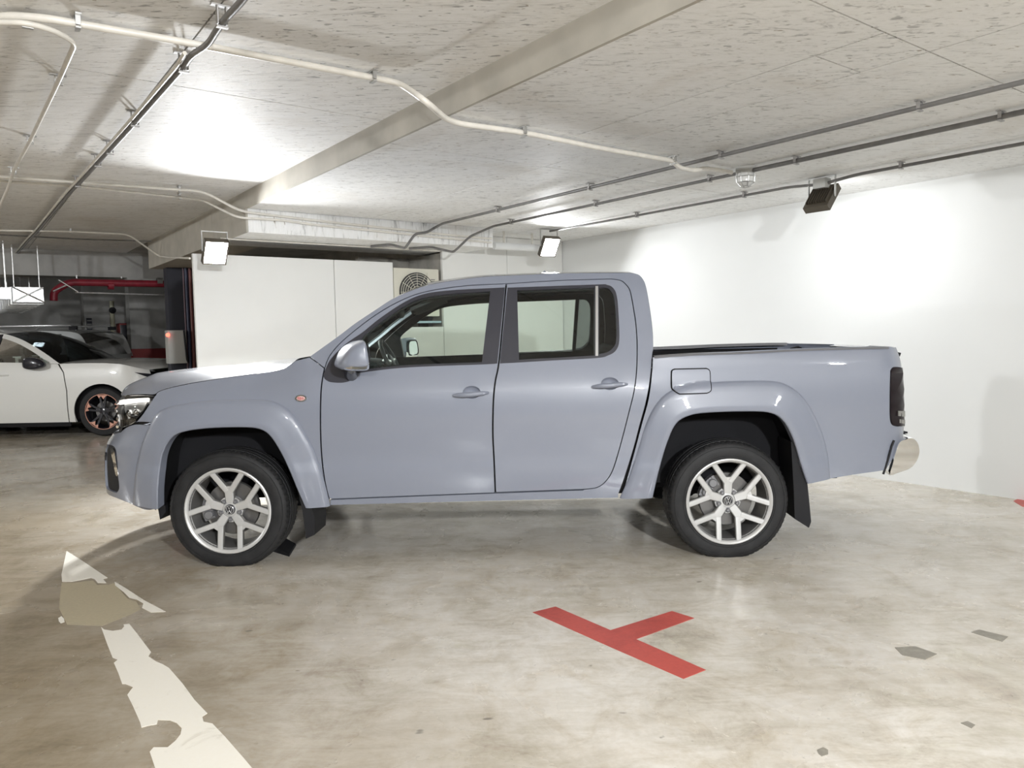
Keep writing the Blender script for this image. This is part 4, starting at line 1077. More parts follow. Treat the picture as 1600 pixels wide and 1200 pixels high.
# screen header shade band and inner A pillar lining
C_line = [CAB.S(*CAB.fit(*p)) for p in catmull([(1005, 437), (1010, 450), (1016, 485), (1020, 520), (1020.5, 545)], 4)]
back = loft(C_line, lambda a: -0.03, lambda a: 0.0, M_PAINT, 'cab_back', 0.0)
bm = bmesh.new(); q0, q1 = C_line[4], C_line[-3]
for y0_, y1_ in ((-0.52, 0.52),):
    vs = [bm.verts.new(p) for p in (Vector((q0.x + 0.034, YC + y0_, q0.z - 0.02)), Vector((q0.x + 0.034, YC + y1_, q0.z - 0.02)), Vector((q1.x + 0.034, YC + y1_ * 1.05, q1.z)), Vector((q1.x + 0.034, YC + y0_ * 1.05, q1.z)))]
    bm.faces.new(vs)
bm_obj('rear_window', bm, M_GLASSK, back)
# roof aerial fin
b0 = at(850, 428, YC - 0.05)
bm = bmesh.new(); tube_into(bm, [Vector((at(846, 430, YC).x, YC, R_line[-8].z + 0.035)), Vector((at(852, 430, YC).x, YC, R_line[-8].z + 0.07))], [0.02, 0.006], 10); bm_obj('roof_aerial', bm, M_PAINT, TRUCK, 50)

# inner shell, linings
low = P2(CAB, [[(235, 650), (300, 610), (450, 585), (500, 570)], [(500, 570), (1000, 552)], [(1000, 552), (1014, 610), (984, 776)], [(984, 776), (520, 784)], [(520, 780), (500, 700), (470, 655), (440, 628), (385, 616), (320, 618), (262, 634), (240, 655)]])
panel('inner_shell', CAB, low, M_INNER, off=-0.045, thick=0.0, shrink=0.004)
for dr, out, hol, lb in ((fdoor, doorf, [glf], ''), (rdoor, doorr, [glr, glq], '')):
    panel('door_lining', CAB, out, M_CABIN, dr, holes=hol, off=-0.030, thick=0.02, shrink=0.002)
panel('pillar_lining', CAB, ring, M_HEADL, off=-0.036, thick=0.012, shrink=0.002)

# ---------------------------------------------------------------- mirrors
def pillow(outline, y0, y1, prof, smooth_closed=True, n=5):
    """outline: (x, z) loop; prof: list of (fraction of depth, scale)."""
    loop = catmull(outline, n, True) if smooth_closed else outline
    cx = sum(p[0] for p in loop) / len(loop); cz = sum(p[1] for p in loop) / len(loop)
    bm = bmesh.new(); rows = []
    for f, s in prof:
        y = y0 + (y1 - y0) * f
        rows.append([bm.verts.new((cx + (p[0] - cx) * s, y, cz + (p[1] - cz) * s)) for p in loop])
    for A_, B_ in zip(rows[:-1], rows[1:]):
        for k in range(len(A_)): bm.faces.new((A_[k], A_[(k + 1) % len(A_)], B_[(k + 1) % len(A_)], B_[k]))
    bm.faces.new(rows[0][::-1]); bm.faces.new(rows[-1])
    return bm
def shear(bm):
    for v in bm.verts: v.co.x += 0.5 * (4.46 - v.co.y) - 0.022
    return bm
mpx = [(528, 572), (531, 560), (540, 545), (552, 535.5), (566, 531.5), (570, 541), (573, 557), (574, 572), (570, 578.5), (550, 579.5), (535, 578)]
mo = [(at(*p, 4.40).x, at(*p, 4.40).z) for p in mpx]
bm = pillow(mo, 4.34, 4.555, [(0.0, 0.55), (0.04, 0.74), (0.12, 0.88), (0.25, 0.97), (0.45, 1.0), (0.8, 0.98), (0.95, 0.92), (1.0, 0.8)])
mirr = dual('door_mirror', shear(bm), M_PAINT, None, 60, 'grey door mirror housing')
mlow = [(at(*p, 4.38).x, at(*p, 4.38).z) for p in [(530, 573.5), (545, 566), (571, 563), (574, 572), (570, 579), (550, 580), (535, 578.5)]]
bm = pillow(mlow, 4.345, 4.55, [(0.0, 0.6), (0.1, 0.85), (0.3, 0.985), (0.6, 1.01), (1.0, 0.95)]); dual('mirror_lower_shell', shear(bm), M_CHROME, mirr, 60)
mx = max(p[0] for p in mo); mz0 = min(p[1] for p in mo); mz1 = max(p[1] for p in mo)
gl_out = [(y, z) for y, z in catmull([(4.385, mz0 + 0.03), (4.38, (mz0 + mz1) / 2), (4.40, mz1 - 0.03), (4.45, mz1 - 0.02), (4.52, mz1 - 0.03), (4.535, (mz0 + mz1) / 2), (4.52, mz0 + 0.025), (4.45, mz0 + 0.02)], 4, True)]
bm = bmesh.new(); va_ = [bm.verts.new((mx - 0.004, y, z)) for y, z in gl_out]; vb_ = [bm.verts.new((mx + 0.004, 4.46 + (y - 4.46) * 0.96, (mz0 + mz1) / 2 + (z - (mz0 + mz1) / 2) * 0.96)) for y, z in gl_out]
for k in range(len(va_)): bm.faces.new((va_[k], va_[(k + 1) % len(va_)], vb_[(k + 1) % len(va_)], vb_[k]))
bm.faces.new(vb_); dual('mirror_bezel', shear(bm), M_BLACKM, mirr, 40)
bm = bmesh.new(); bm.faces.new([bm.verts.new((mx + 0.006, 4.46 + (y - 4.46) * 0.74, (mz0 + mz1) / 2 + (z - (mz0 + mz1) / 2) * 0.84)) for y, z in gl_out]); dual('mirror_glass', shear(bm), M_MIRROR, mirr, None)
arm = at(545, 584, 4.56)
bm = bmesh.new(); tube_into(bm, [Vector((arm.x + 0.03, 4.50, arm.z + 0.03)), Vector((arm.x + 0.01, 4.56, arm.z + 0.01)), Vector((arm.x, 4.63, arm.z - 0.005))], [0.028, 0.034, 0.045], 12); dual('mirror_arm', bm, M_BLACKG, mirr, 50)

# ---------------------------------------------------------------- badge, fuel door
q = CAB.fit(470.5, 622.5); C0 = CAB.S(*q, 0.0); n_ = (CAB.S(*q, 0.02) - C0).normalized()
def oval(rx, rz, d0, d1, mt, name, par):
    bm = bmesh.new(); r0, r1 = [], []
    for k in range(28):
        t = 2 * PI * k / 28; e = Vector((math.cos(t) * rx, 0, math.sin(t) * rz))
        r0.append(bm.verts.new(C0 + e + n_ * d0)); r1.append(bm.verts.new(C0 + e * 0.93 + n_ * d1))
    for k in range(28): bm.faces.new((r0[k], r0[(k + 1) % 28], r1[(k + 1) % 28], r1[k]))
    bm.faces.new(r1); return dual(name, bm, mt, par, 40)
bad = oval(0.038, 0.023, -0.002, 0.006, M_CHROME, 'side_badge', None)
oval(0.026, 0.0145, 0.0061, 0.0072, mat('badge_pink', (0.62, 0.40, 0.38), 0.35), 'badge_face', bad)
bm = bmesh.new()
for x0_, x1_, za, zb_ in ((-0.020, -0.010, 0.006, 0.006), (-0.015, -0.015, 0.006, -0.007), (-0.006, -0.006, 0.006, -0.007), (-0.006, 0.003, 0.006, 0.003), (0.003, 0.003, 0.003, -0.004), (-0.006, 0.003, -0.007, -0.004), (0.010, 0.010, 0.006, -0.007), (0.016, 0.016, 0.005, -0.006)):
    tube_into(bm, [C0 + Vector((x0_, 0, za)) + n_ * 0.0078, C0 + Vector((x1_, 0, zb_)) + n_ * 0.0078], 0.0017, 5)
dual('badge_lettering', bm, M_BADGE_R, bad, None)
fd = P2(BED, [[(1054, 577), (1103, 576)], [(1103, 576), (1107, 578), (1109, 584), (1109, 606), (1107, 611), (1102, 613.5)], [(1102, 613.5), (1060, 615)], [(1060, 615), (1055, 612), (1050, 607), (1049, 600), (1049, 584), (1050, 579), (1054, 577)]])
bedp = P2(BED, [[(1020, 558), (1060, 553.5), (1140, 549), (1240, 544.5), (1340, 541.8), (1392, 541.5)], [(1392, 541.5), (1396, 542.5)]])
tl = P2(BED, [[(1409, 574), (1396, 573.5), (1391, 579)], [(1391, 579), (1390, 620), (1391, 658), (1399, 666), (1410, 665.5)]])
s_tl = BED.Xr + BED.Kr * PI / 2 * 0.72
tl_poly = tl + [(s_tl, tl[-1][1]), (s_tl, tl[0][1])]
mid_r = [tuple(0.55 * a + 0.45 * b for a, b in zip(p, q)) for p, q in zip(resample(RL_OUT, 40), resample(RL_IN, 40))]
s_end = BED.Xr + BED.Kr * PI / 2 * 0.80
gapb = P2(BED, [[(1297, 748), (1340, 741), (1384, 735)], [(1384, 735), (1404, 700), (1409, 678)]])
bedside = bedp + [(s_end, bedp[-1][1]), (s_end, gapb[-1][1])] + gapb[::-1] + P2(BED, [mid_r[::-1]]) + P2(BED, [[(972, 776), (993, 700), (1003, 662), (1013, 625), (1018, 590), (1020, 562)]])
bed = panel('bed_side', BED, bedside, M_PAINT, holes=[tl_poly], grid=(0.06, 0.05), shrink=0.0015)
_n = 70; _o2 = np.array([BED.fit(*p_, 0.004) for p_ in resample(catmull(RL_OUT, 6), _n)]); _i2 = np.array([BED.fit(*p_, 0.046) for p_ in resample(catmull(RL_IN, 6), _n)])
class OnFlare:                                               # bed skin plus the swelling of the flare under the fuel door
    def S(self, t, z, off=0.0):
        d_ = _i2 - _o2; q_ = np.array((t, z)) - _o2
        tt = (q_ * d_).sum(1) / (d_ * d_).sum(1); dist = np.hypot(*(q_ - d_ * tt[:, None]).T)
        k_ = int(np.argmin(dist + (tt < -0.6) * 9)); f_ = float(tt[k_])
        h_ = float(np.interp(f_, [-0.04, 0.0, 0.03, 0.08, 0.2, 0.45], [0.0, 0.004, 0.013, 0.0205, 0.0275, 0.0355]))
        return BED.S(t, z, off + h_)
dual('fuel_door_gap', panel_bm(OnFlare(), fd, [], 0.0035, 0.010, (0.02, 0.012), -0.0045), M_INNER, bed, 30)
dual('fuel_door', panel_bm(OnFlare(), fd, [], 0.0110, 0.007, (0.02, 0.012), 0.0025), M_PAINT, bed, 30)
tlp = panel('tail_light', BED, tl_poly, M_TAIL, None, off=0.004, shrink=0.003, thick=0.02, label='smoked black tail light')
rv = P2(BED, [[(1404, 642), (1410, 641)], [(1410, 650), (1404, 650)]], off=0.006)
panel('reversing_lens', BED, rv, M_POCKET, tlp, off=0.006, shrink=0.0, thick=0.006)
rv = P2(BED, [[(1406, 655), (1410, 655)], [(1410, 661), (1406, 661)]], off=0.006)
panel('lamp_bulb', BED, rv, M_POCKET, tlp, off=0.006, shrink=0.0, thick=0.006)
# bed inside, rails, tailgate
inn = P2(BED, [[(1026, 560), (1200, 549), (1372, 545)], [(1372, 545), (1372, 690)], [(1372, 690), (1300, 690), (1262, 640), (1165, 610), (1070, 616), (1010, 690)]])
panel('bed_inner_shell', BED, inn, M_INNER, off=-0.06, thick=0.0, shrink=0.0)
rail = [BED.S(*BED.fit(*p), -0.030) + Vector((0, 0, 0.012)) for p in catmull([(1022, 557), (1060, 553.5), (1140, 549), (1240, 544.5), (1340, 541.8), (1390, 541.0)], 5)]
bm = bmesh.new(); rows = []
for P in rail:
    rows.append([bm.verts.new(P + Vector((0, dy, dz))) for dy, dz in ((-0.040, -0.014), (-0.034, -0.004), (-0.02, 0.0), (0.03, 0.0), (0.04, -0.006), (0.04, -0.022))])
for A_, B_ in zip(rows[:-1], rows[1:]):
    for k in range(5): bm.faces.new((A_[k], A_[k + 1], B_[k + 1], B_[k]))
dual('bed_rail_cap', bm, M_SATIN if False else mat('rail_cap_plastic', (0.16, 0.16, 0.17), 0.45), None, 40)
xb0, xb1 = rail[0].x + 0.01, rail[-1].x - 0.02
bm = bmesh.new()
box_into(bm, ((xb0 + xb1) / 2, YC, 0.78), ((xb1 - xb0) / 2, 0.555, 0.02)); bm_obj('bed_floor', bm, M_BLACKM, TRUCK)
bm = bmesh.new(); box_into(bm, (xb0 + 0.0, YC, 0.99), (0.02, 0.83, 0.19)); bm_obj('bed_front_wall', bm, M_BLACKM, TRUCK)
bm = bmesh.new(); tube_into(bm, [Vector((xb0 + 0.1, YC - 0.79, 1.14)), Vector((xb1 - 0.1, YC - 0.79, 1.14))], 0.014, 8); dual('load_rail', bm, M_BLACKM, None, 40)
ty = at(1243, 541, YC + 0.82)
bm = bmesh.new(); tube_into(bm, [Vector((ty.x - 0.05, YC - 0.80, 1.235)), Vector((ty.x, YC - 0.775, 1.25)), Vector((ty.x + 0.05, YC - 0.80, 1.235))], 0.012, 8); dual('tie_down_eye', bm, M_BLACKM, None, 40)
sT = BED.Xr + BED.Kr * PI / 2; ztop = BED.fit(1392, 541.5)[1]
tg = [(s_end + 0.004, 0.62), (s_end + 0.004, ztop - 0.01), (2 * sT - s_end - 0.004, ztop - 0.01), (2 * sT - s_end - 0.004, 0.62)]
gate = bm_obj('tailgate', panel_bm(BED, tg, [], 0.0, 0.05, (0.04, 0.06), 0.0), M_PAINT, TRUCK, 30)
bm_obj('gate_handle', panel_bm(BED, [(sT - 0.03, 1.06), (sT - 0.03, 1.11), (sT + 0.03, 1.11), (sT + 0.03, 1.06)], [], 0.012, 0.014, (0.05, 0.05), 0.0), M_BLACKM, gate, 30)
# chrome rear bumper
bpx = [(1397, 688), (1408, 683), (1418, 681.5), (1426, 689), (1429, 702), (1425, 717), (1415, 729), (1398, 736), (1382, 740), (1386, 722), (1391, 703)]
bo = [(at(*p, YC - 0.86).x - 0.0, at(*p, YC - 0.86).z) for p in bpx]
bm = bmesh.new(); loop = catmull(bo, 5, True); rows = []
cx = sum(p[0] for p in loop) / len(loop); cz = sum(p[1] for p in loop) / len(loop)
for b_ in [-1.0, -0.985, -0.95, -0.9, -0.8, -0.6, -0.3, 0, 0.3, 0.6, 0.8, 0.9, 0.95, 0.985, 1.0]:
    e = abs(b_); s_ = 1.0 if e < 0.96 else (0.99 if e < 0.99 else 0.95); dx = 0.10 * (1 - e ** 2.5)
    rows.append([bm.verts.new((cx + (p[0] - cx) * s_ + dx, YC + 0.925 * b_, cz + (p[1] - cz) * s_)) for p in loop])
for A_, B_ in zip(rows[:-1], rows[1:]):
    for k in range(len(A_)): bm.faces.new((A_[k], A_[(k + 1) % len(A_)], B_[(k + 1) % len(A_)], B_[k]))
bm.faces.new(rows[0][::-1]); bm.faces.new(rows[-1])
rb = bm_obj('rear_bumper', bm, M_CHROME, TRUCK, 60); rb['label'] = 'chrome rear bumper'
bm = bmesh.new(); a = at(1419, 681, YC - 0.86); box_into(bm, (a.x + 0.01, YC, a.z + 0.003), (0.05, 0.74, 0.006)); bm_obj('bumper_step', bm, M_BLACKM, rb)
bm = bmesh.new(); e_ = [at(*p, YC - 0.918) for p in ((1397, 688), (1393, 698), (1387, 720), (1380, 741))]; tube_into(bm, e_, 0.007, 8); dual('bumper_edge_seal', bm, M_BLACKM, (rb, rb), 40)

# ---------------------------------------------------------------- wheels
HF, HB = at(357, 797, 4.60), at(1139, 784, 4.60)
R_T, Z_H = 0.375, (HF.z + HB.z) / 2                        # free radius, loaded hub height
def wheel(cx, side, label):
    """side -1: near (outer face towards -Y)."""
    yo = YC + side * (YC - 4.583)                            # outer sidewall plane
    C = Vector((cx, yo - side * 0.1275, Z_H)); ax = Vector((0, side, 0))       # offset along ax is outward
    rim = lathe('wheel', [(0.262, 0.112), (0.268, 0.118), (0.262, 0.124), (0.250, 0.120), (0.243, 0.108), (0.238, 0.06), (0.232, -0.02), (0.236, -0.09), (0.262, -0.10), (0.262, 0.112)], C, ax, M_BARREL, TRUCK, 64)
    rim['label'] = label
    lip = lathe('rim_lip', [(0.240, 0.096), (0.247, 0.117), (0.252, 0.124), (0.262, 0.1285), (0.2685, 0.126), (0.270, 0.116)], C, ax, M_ALLOY, rim, 72)
    prof = [(0.264, 0.095), (0.268, 0.118), (0.276, 0.124), (0.300, 0.1265), (0.322, 0.1275), (0.345, 0.125), (0.360, 0.120), (0.371, 0.113), (0.378, 0.103)]
    k_ = (R_T) / 0.387
    prof = [(0.264 + (r - 0.264) * (R_T - 0.264) / (0.387 - 0.264), o) for r, o in prof]
    t0 = R_T
    tread = [(t0 - 0.004, 0.095), (t0 - 0.0015, 0.088), (t0 - 0.0015, 0.074), (t0 - 0.009, 0.073), (t0 - 0.009, 0.065), (t0, 0.064), (t0, 0.034), (t0 - 0.009, 0.033), (t0 - 0.009, 0.025), (t0, 0.024)]
    full = prof + tread + [(r, -o) for r, o in tread[::-1]] + [(r, -o) for r, o in prof[::-1]]
    npf = len(prof)
    sh = {npf - 1, npf, npf + 1, npf + 2}
    N = len(full); sh |= {N - 1 - i for i in sh}
    def mod(k, j):
        if j not in sh: return 0.0
        return -0.005 if (k % 4 == 0) else 0.0
    ty = lathe('tyre', full, C, ax, M_RUBBER, rim, 260, smooth=28, mod=mod)
    for v in ty.data.vertices:
        if v.co.z < 0.001: v.co.z = 0.001                    # the loaded tyre stands flat on the floor
    bm = bmesh.new()                                         # raised lettering bead rings on the sidewall
    for r in (0.283, 0.338):
        lathe_into(bm, [(r, 0.1262), (r + 0.001, 0.1285), (r + 0.003, 0.1285), (r + 0.004, 0.1262)], C, ax, 72)
    bm_obj('sidewall_rib', bm, M_RUBBER, rim, 40)
    ez = Vector((0, 0, 1)); ex = Vector((1, 0, 0))
    def pt(r, a, o): return C + (ex * math.cos(a) + ez * math.sin(a)) * r + ax * o
    def bar_into(bm, p0, a0, p1, a1, w0, w1, o0, o1, d0, d1):
        A0, A1 = pt(p0, a0, 0), pt(p1, a1, 0); d = (A1 - A0).normalized(); s = d.cross(ax).normalized()
        sec = lambda P, w, o, dd: [P + s * (w / 2) + ax * (o - dd), P + s * (w / 2) + ax * (o - 0.006), P + s * (w / 2 - 0.0045) + ax * o, P + ax * (o + 0.0015), P - s * (w / 2 - 0.0045) + ax * o, P - s * (w / 2) + ax * (o - 0.006), P - s * (w / 2) + ax * (o - dd)]
        q0 = [bm.verts.new(p) for p in sec(A0, w0, o0, d0)]; q1 = [bm.verts.new(p) for p in sec(A1, w1, o1, d1)]
        for i in range(6):
            f = bm.faces.new((q0[i], q0[i + 1], q1[i + 1], q1[i])); f.material_index = 1 if i in (0, 5) else 0
        for f in (bm.faces.new((q0[6], q0[0], q1[0], q1[6])), bm.faces.new(q0[::-1]), bm.faces.new(q1)): f.material_index = 1
    for k in range(5):
        a = PI / 2 + 2 * PI * k / 5; bm = bmesh.new()
        bar_into(bm, 0.045, a, 0.150, a, 0.050, 0.058, 0.088, 0.100, 0.03, 0.04)
        for s in (-1, 1):
            bar_into(bm, 0.118, a + s * 0.095, 0.256, a + s * 0.385, 0.036, 0.034, 0.099, 0.1195, 0.035, 0.03)
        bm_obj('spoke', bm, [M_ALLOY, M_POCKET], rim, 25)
        an = a + PI / 5
        bm = bmesh.new(); bar_into(bm, 0.035, an, 0.080, an, 0.05, 0.034, 0.082, 0.080, 0.03, 0.02); bm_obj('hub_web', bm, [M_ALLOY, M_POCKET], rim, 25)
        bm = bmesh.new(); lathe_into(bm, [(0.0165, 0.081), (0.0165, 0.0862), (0.0155, 0.0865), (0.0150, 0.084), (0.0105, 0.084), (0.0105, 0.094), (0.008, 0.097), (0.0, 0.0975)], C + (ex * math.cos(an) + ez * math.sin(an)) * 0.060, ax, 12)
        bm_obj('wheel_nut', bm, M_CALIPER, rim, 30)
    lathe('hub', [(0.0, 0.080), (0.056, 0.084), (0.068, 0.078), (0.074, 0.06), (0.074, 0.0)], C, ax, M_ALLOY, rim, 32)
    lathe('centre_cap', [(0.0, 0.0975), (0.027, 0.0965), (0.031, 0.094), (0.033, 0.084)], C, ax, M_BLACKG, rim, 32)
    bm = bmesh.new()
    tube_into(bm, [pt(0.0268, 2 * PI * i / 28, 0.0975) for i in range(28)], 0.0013, 5, closed=True)
    def st(x0, z0, x1, z1): tube_into(bm, [C + ex * (side * -x0) + ez * z0 + ax * 0.0985, C + ex * (side * -x1) + ez * z1 + ax * 0.0985], 0.0016, 5)
    for s in (-1, 1):
        st(s * 0.0095, 0.0235, 0.0, 0.0035); st(s * 0.0195, 0.0165, s * 0.0095, -0.0205); st(s * 0.0095, -0.0205, 0.0, -0.0015)
    bm_obj('cap_emblem', bm, M_ALLOY, rim, None)
    lathe('brake_disc', [(0.07, 0.035), (0.165, 0.035), (0.168, 0.030), (0.168, 0.008), (0.07, 0.008)], C, ax, M_DISC, rim, 48)
    lathe('hub_flange', [(0.0, 0.05), (0.07, 0.05), (0.08, 0.04), (0.08, -0.06), (0.0, -0.06)], C, ax, M_CALIPER, rim, 24)
    bm = bmesh.new()
    for k in range(8):
        a = (PI - 0.45 + 0.9 * k / 8) if cx < 0 else (PI * 0.80 - 0.45 + 0.9 * k / 8)
        P = pt(0.145, a + 0.055, 0.045); d = (ex * math.cos(a + 0.055) + ez * math.sin(a + 0.055)); s = d.cross(ax)
        box_into(bm, P, (0.034, 0.009, 0.026), (d, s, ax))
    for k in range(2):
        a = (PI if cx < 0 else PI * 0.8) + (-0.25 + 0.5 * k); lathe_into(bm, [(0.0, 0.088), (0.022, 0.088), (0.027, 0.082), (0.027, 0.06)], pt(0.142, a, 0) , ax, 14)
    bm_obj('brake_caliper', bm, M_CALIPER, rim, 30)
for cx, nm in ((HF.x, 'front'), (HB.x, 'rear')):
    wheel(cx, -1, 'silver five twin spoke %s wheel' % nm); wheel(cx, 1, 'silver five twin spoke %s wheel' % nm)

# wheel arch liners, mudflaps, chassis
def liner(inner, skin, name):
    pts = [skin.S(*skin.fit(*p, 0.0), 0.0) for p in resample(catmull(inner, 5), 40)]
    bm = bmesh.new(); rows = []
    for dy, k in ((0.035, 1.0), (0.05, 1.05), (0.33, 1.05), (0.36, 0.6)):
        cx = sum(p.x for p in pts) / len(pts); cz = min(p.z for p in pts)
        rows.append([bm.verts.new((cx + (p.x - cx) * (k if k < 1 else 1 + (k - 1) * 0.6), YC - 0.93 + dy, cz + (p.z - cz) * k)) for p in pts])
    for A_, B_ in zip(rows[:-1], rows[1:]):
        for k in range(len(A_) - 1): bm.faces.new((A_[k], A_[k + 1], B_[k + 1], B_[k]))
    bm.faces.new(rows[-1])
    dual(name, bm, M_LINER, None, 50)
liner(FL_IN, CAB, 'wheel_arch_liner'); liner(RL_IN, BED, 'wheel_arch_liner')
def slab(px_poly, y0, y1, m, name, par=None, lb=None):
    bm = bmesh.new(); p0 = [at(x, y, y0) for x, y in px_poly]
    A_ = [bm.verts.new((p.x, y0, p.z)) for p in p0]; B_ = [bm.verts.new((p.x + 0.012, y1, p.z)) for p in p0]
    n = len(A_)
    for k in range(n): bm.faces.new((A_[k], A_[(k + 1) % n], B_[(k + 1) % n], B_[k]))
    bm.faces.new(A_[::-1]); bm.faces.new(B_)
    return dual(name, bm, m, par, 30, lb)
slab([(455, 738), (461, 742), (488, 797), (492, 810), (491, 836), (478, 842), (473, 800), (466, 770)], 4.60, 4.84, M_BLACKM, 'mudflap', None, 'black front mudflap')
slab([(1236, 690), (1246, 694), (1260, 740), (1264, 778), (1267.5, 815), (1264, 825), (1242, 811), (1240, 760)], 4.60, 4.86, M_BLACKM, 'mudflap', None, 'black rear mudflap')
slab([(246, 790), (258, 790), (259, 800), (250, 812)], 4.66, 4.80, M_BLACKM, 'air_deflector')
bm = bmesh.new(); box_into(bm, (-0.15, YC - 0.42, 0.46), (2.35, 0.05, 0.07)); dual('chassis_rail', bm, M_INNER, None, None)
bm = bmesh.new(); box_into(bm, (-0.12, YC, 0.50), (1.05, 0.80, 0.05)); bm_obj('floor_pan', bm, M_INNER, TRUCK)
bm = bmesh.new(); box_into(bm, (-1.50, YC, 0.62), (0.55, 0.42, 0.22)); box_into(bm, (-1.0, YC, 0.50), (0.35, 0.22, 0.12)); bm_obj('engine_block', bm, M_INNER, TRUCK)
bm = bmesh.new(); tube_into(bm, [Vector((HB.x, YC - 0.75, Z_H)), Vector((HB.x, YC - 0.2, Z_H)), Vector((HB.x, YC - 0.12, Z_H)), Vector((HB.x, YC + 0.12, Z_H)), Vector((HB.x, YC + 0.2, Z_H)), Vector((HB.x, YC + 0.75, Z_H))], [0.045, 0.045, 0.13, 0.13, 0.045, 0.045], 14); bm_obj('rear_axle', bm, M_INNER, TRUCK, 40)
bm = bmesh.new(); tube_into(bm, [Vector((HF.x, YC - 0.75, Z_H)), Vector((HF.x, YC + 0.75, Z_H))], 0.035, 10); bm_obj('front_axle', bm, M_INNER, TRUCK, 40)
bm = bmesh.new()
pts = [Vector((HB.x - 0.62 + 1.24 * k / 12, YC - 0.52, 0.50 - 0.16 * math.sin(PI * k / 12))) for k in range(13)]
for d in (0, 0.016, 0.032):
    for p, q in zip(pts[:-1], pts[1:]):
        m_ = (p + q) / 2; dd = (q - p).normalized(); box_into(bm, m_ + Vector((0, 0, d)), ((q - p).length / 2, 0.03, 0.006), (dd, Vector((0, 1, 0)), dd.cross(Vector((0, 1, 0)))))
dual('leaf_spring', bm, M_INNER, None, None)
bm = bmesh.new(); tube_into(bm, fillet([Vector((-0.9, YC + 0.3, 0.40)), Vector((0.7, YC + 0.3, 0.38)), Vector((1.0, YC + 0.5, 0.52)), Vector((2.2, YC + 0.5, 0.45))], 0.1), 0.035, 10); bm_obj('exhaust_pipe', bm, M_CALIPER, TRUCK, 40)
bm = bmesh.new(); tube_into(bm, [at(1214, 735, 4.95), at(1228, 727, 4.95)], 0.022, 10); bm_obj('shock_bush', bm, M_CALIPER, TRUCK, 40)

# ---------------------------------------------------------------- cabin
dash = [(-1.10, 0.80), (-1.12, 1.05), (-1.0, 1.14), (-0.80, 1.16), (-0.66, 1.13), (-0.60, 1.02), (-0.66, 0.85), (-0.8, 0.75)]
bm = pillow(dash, YC - 0.80, YC + 0.80, [(0, 0.96), (0.02, 1.0), (0.5, 1.03), (0.98, 1.0), (1, 0.96)]); dsh = bm_obj('dashboard', bm, M_CABIN, TRUCK, 50)
st_c = at(612, 566, YC + 0.36)
bm = bmesh.new(); tilt = Vector((0.90, 0, 0.43)).normalized(); e1 = Vector((0, 1, 0)); e2 = tilt.cross(e1)
tube_into(bm, [st_c + e1 * 0.185 * math.cos(2 * PI * k / 40) + e2 * 0.185 * math.sin(2 * PI * k / 40) for k in range(40)], 0.016, 10, closed=True)
sw = bm_obj('steering_wheel', bm, M_CABIN, TRUCK, 50)
bm = bmesh.new()
for a in (0.1, PI - 0.1, -PI / 2): tube_into(bm, [st_c - tilt * 0.02, st_c + e1 * 0.18 * math.cos(a) + e2 * 0.18 * math.sin(a)], [0.035, 0.014], 8)
bm_obj('wheel_spoke', bm, M_SATIN, sw, 50)
bm = bmesh.new(); lathe_into(bm, [(0.0, 0.02), (0.06, 0.015), (0.075, 0.0), (0.06, -0.03), (0.03, -0.10), (0.0, -0.3)], st_c, tilt, 20); bm_obj('airbag_hub', bm, M_CABIN, sw, 50)
bin_ = pillow([(st_c.x - 0.26, 1.06), (st_c.x - 0.27, 1.20), (st_c.x - 0.17, 1.235), (st_c.x - 0.05, 1.20), (st_c.x - 0.08, 1.08)], YC + 0.16, YC + 0.56, [(0, 0.8), (0.1, 1), (0.9, 1), (1, 0.8)])
bm_obj('instrument_binnacle', bin_, M_CABIN, dsh, 50)
for k, yy in enumerate((YC - 0.62, YC - 0.10, YC + 0.06)):
    bm = bmesh.new(); pts = [Vector((-0.66, yy - 0.05, 1.13)), Vector((-0.60, yy - 0.05, 1.03)), Vector((-0.60, yy + 0.05, 1.03)), Vector((-0.66, yy + 0.05, 1.13))]
    tube_into(bm, pts, 0.006, 6, closed=True); bm_obj('air_vent_frame', bm, M_SATIN, dsh, 40)
def seat(xb, yy, w, label):
    s = bm_obj('seat', pillow([(xb - 0.55, 0.72), (xb - 0.52, 0.85), (xb - 0.1, 0.83), (xb + 0.02, 0.80), (xb, 0.70), (xb - 0.3, 0.66)], yy - w, yy + w, [(0, 0.85), (0.06, 1), (0.94, 1), (1, 0.85)]), M_SEAT, TRUCK, 60); s['label'] = label
    bm_obj('backrest', pillow([(xb - 0.04, 0.80), (xb + 0.02, 1.10), (xb + 0.07, 1.29), (xb + 0.14, 1.30), (xb + 0.15, 1.10), (xb + 0.10, 0.78)], yy - w, yy + w, [(0, 0.85), (0.08, 1), (0.92, 1), (1, 0.85)]), M_SEAT, s, 60)
    return s
for yy in (YC - 0.38, YC + 0.38):
    s = seat(-0.22, yy, 0.25, 'charcoal front seat')
    bm_obj('headrest', pillow([(-0.09, 1.36), (-0.09, 1.50), (-0.05, 1.54), (0.0, 1.52), (0.01, 1.38), (-0.04, 1.34)], yy - 0.13, yy + 0.13, [(0, 0.8), (0.1, 1), (0.9, 1), (1, 0.8)]), M_SEAT, s, 60)
    tube('headrest_post', [Vector((-0.03, yy, 1.28)), Vector((-0.04, yy, 1.38))], 0.008, M_SATIN, s)
seat(0.62, YC, 0.62, 'charcoal rear bench')
im = at(624, 488, YC)
bm_obj('rear_view_mirror', pillow([(im.x - 0.012, im.z - 0.035), (im.x - 0.012, im.z + 0.035), (im.x + 0.02, im.z + 0.03), (im.x + 0.02, im.z - 0.03)], YC - 0.12, YC + 0.12, [(0, 0.7), (0.08, 1), (0.92, 1), (1, 0.7)]), M_CABIN, TRUCK, 60)
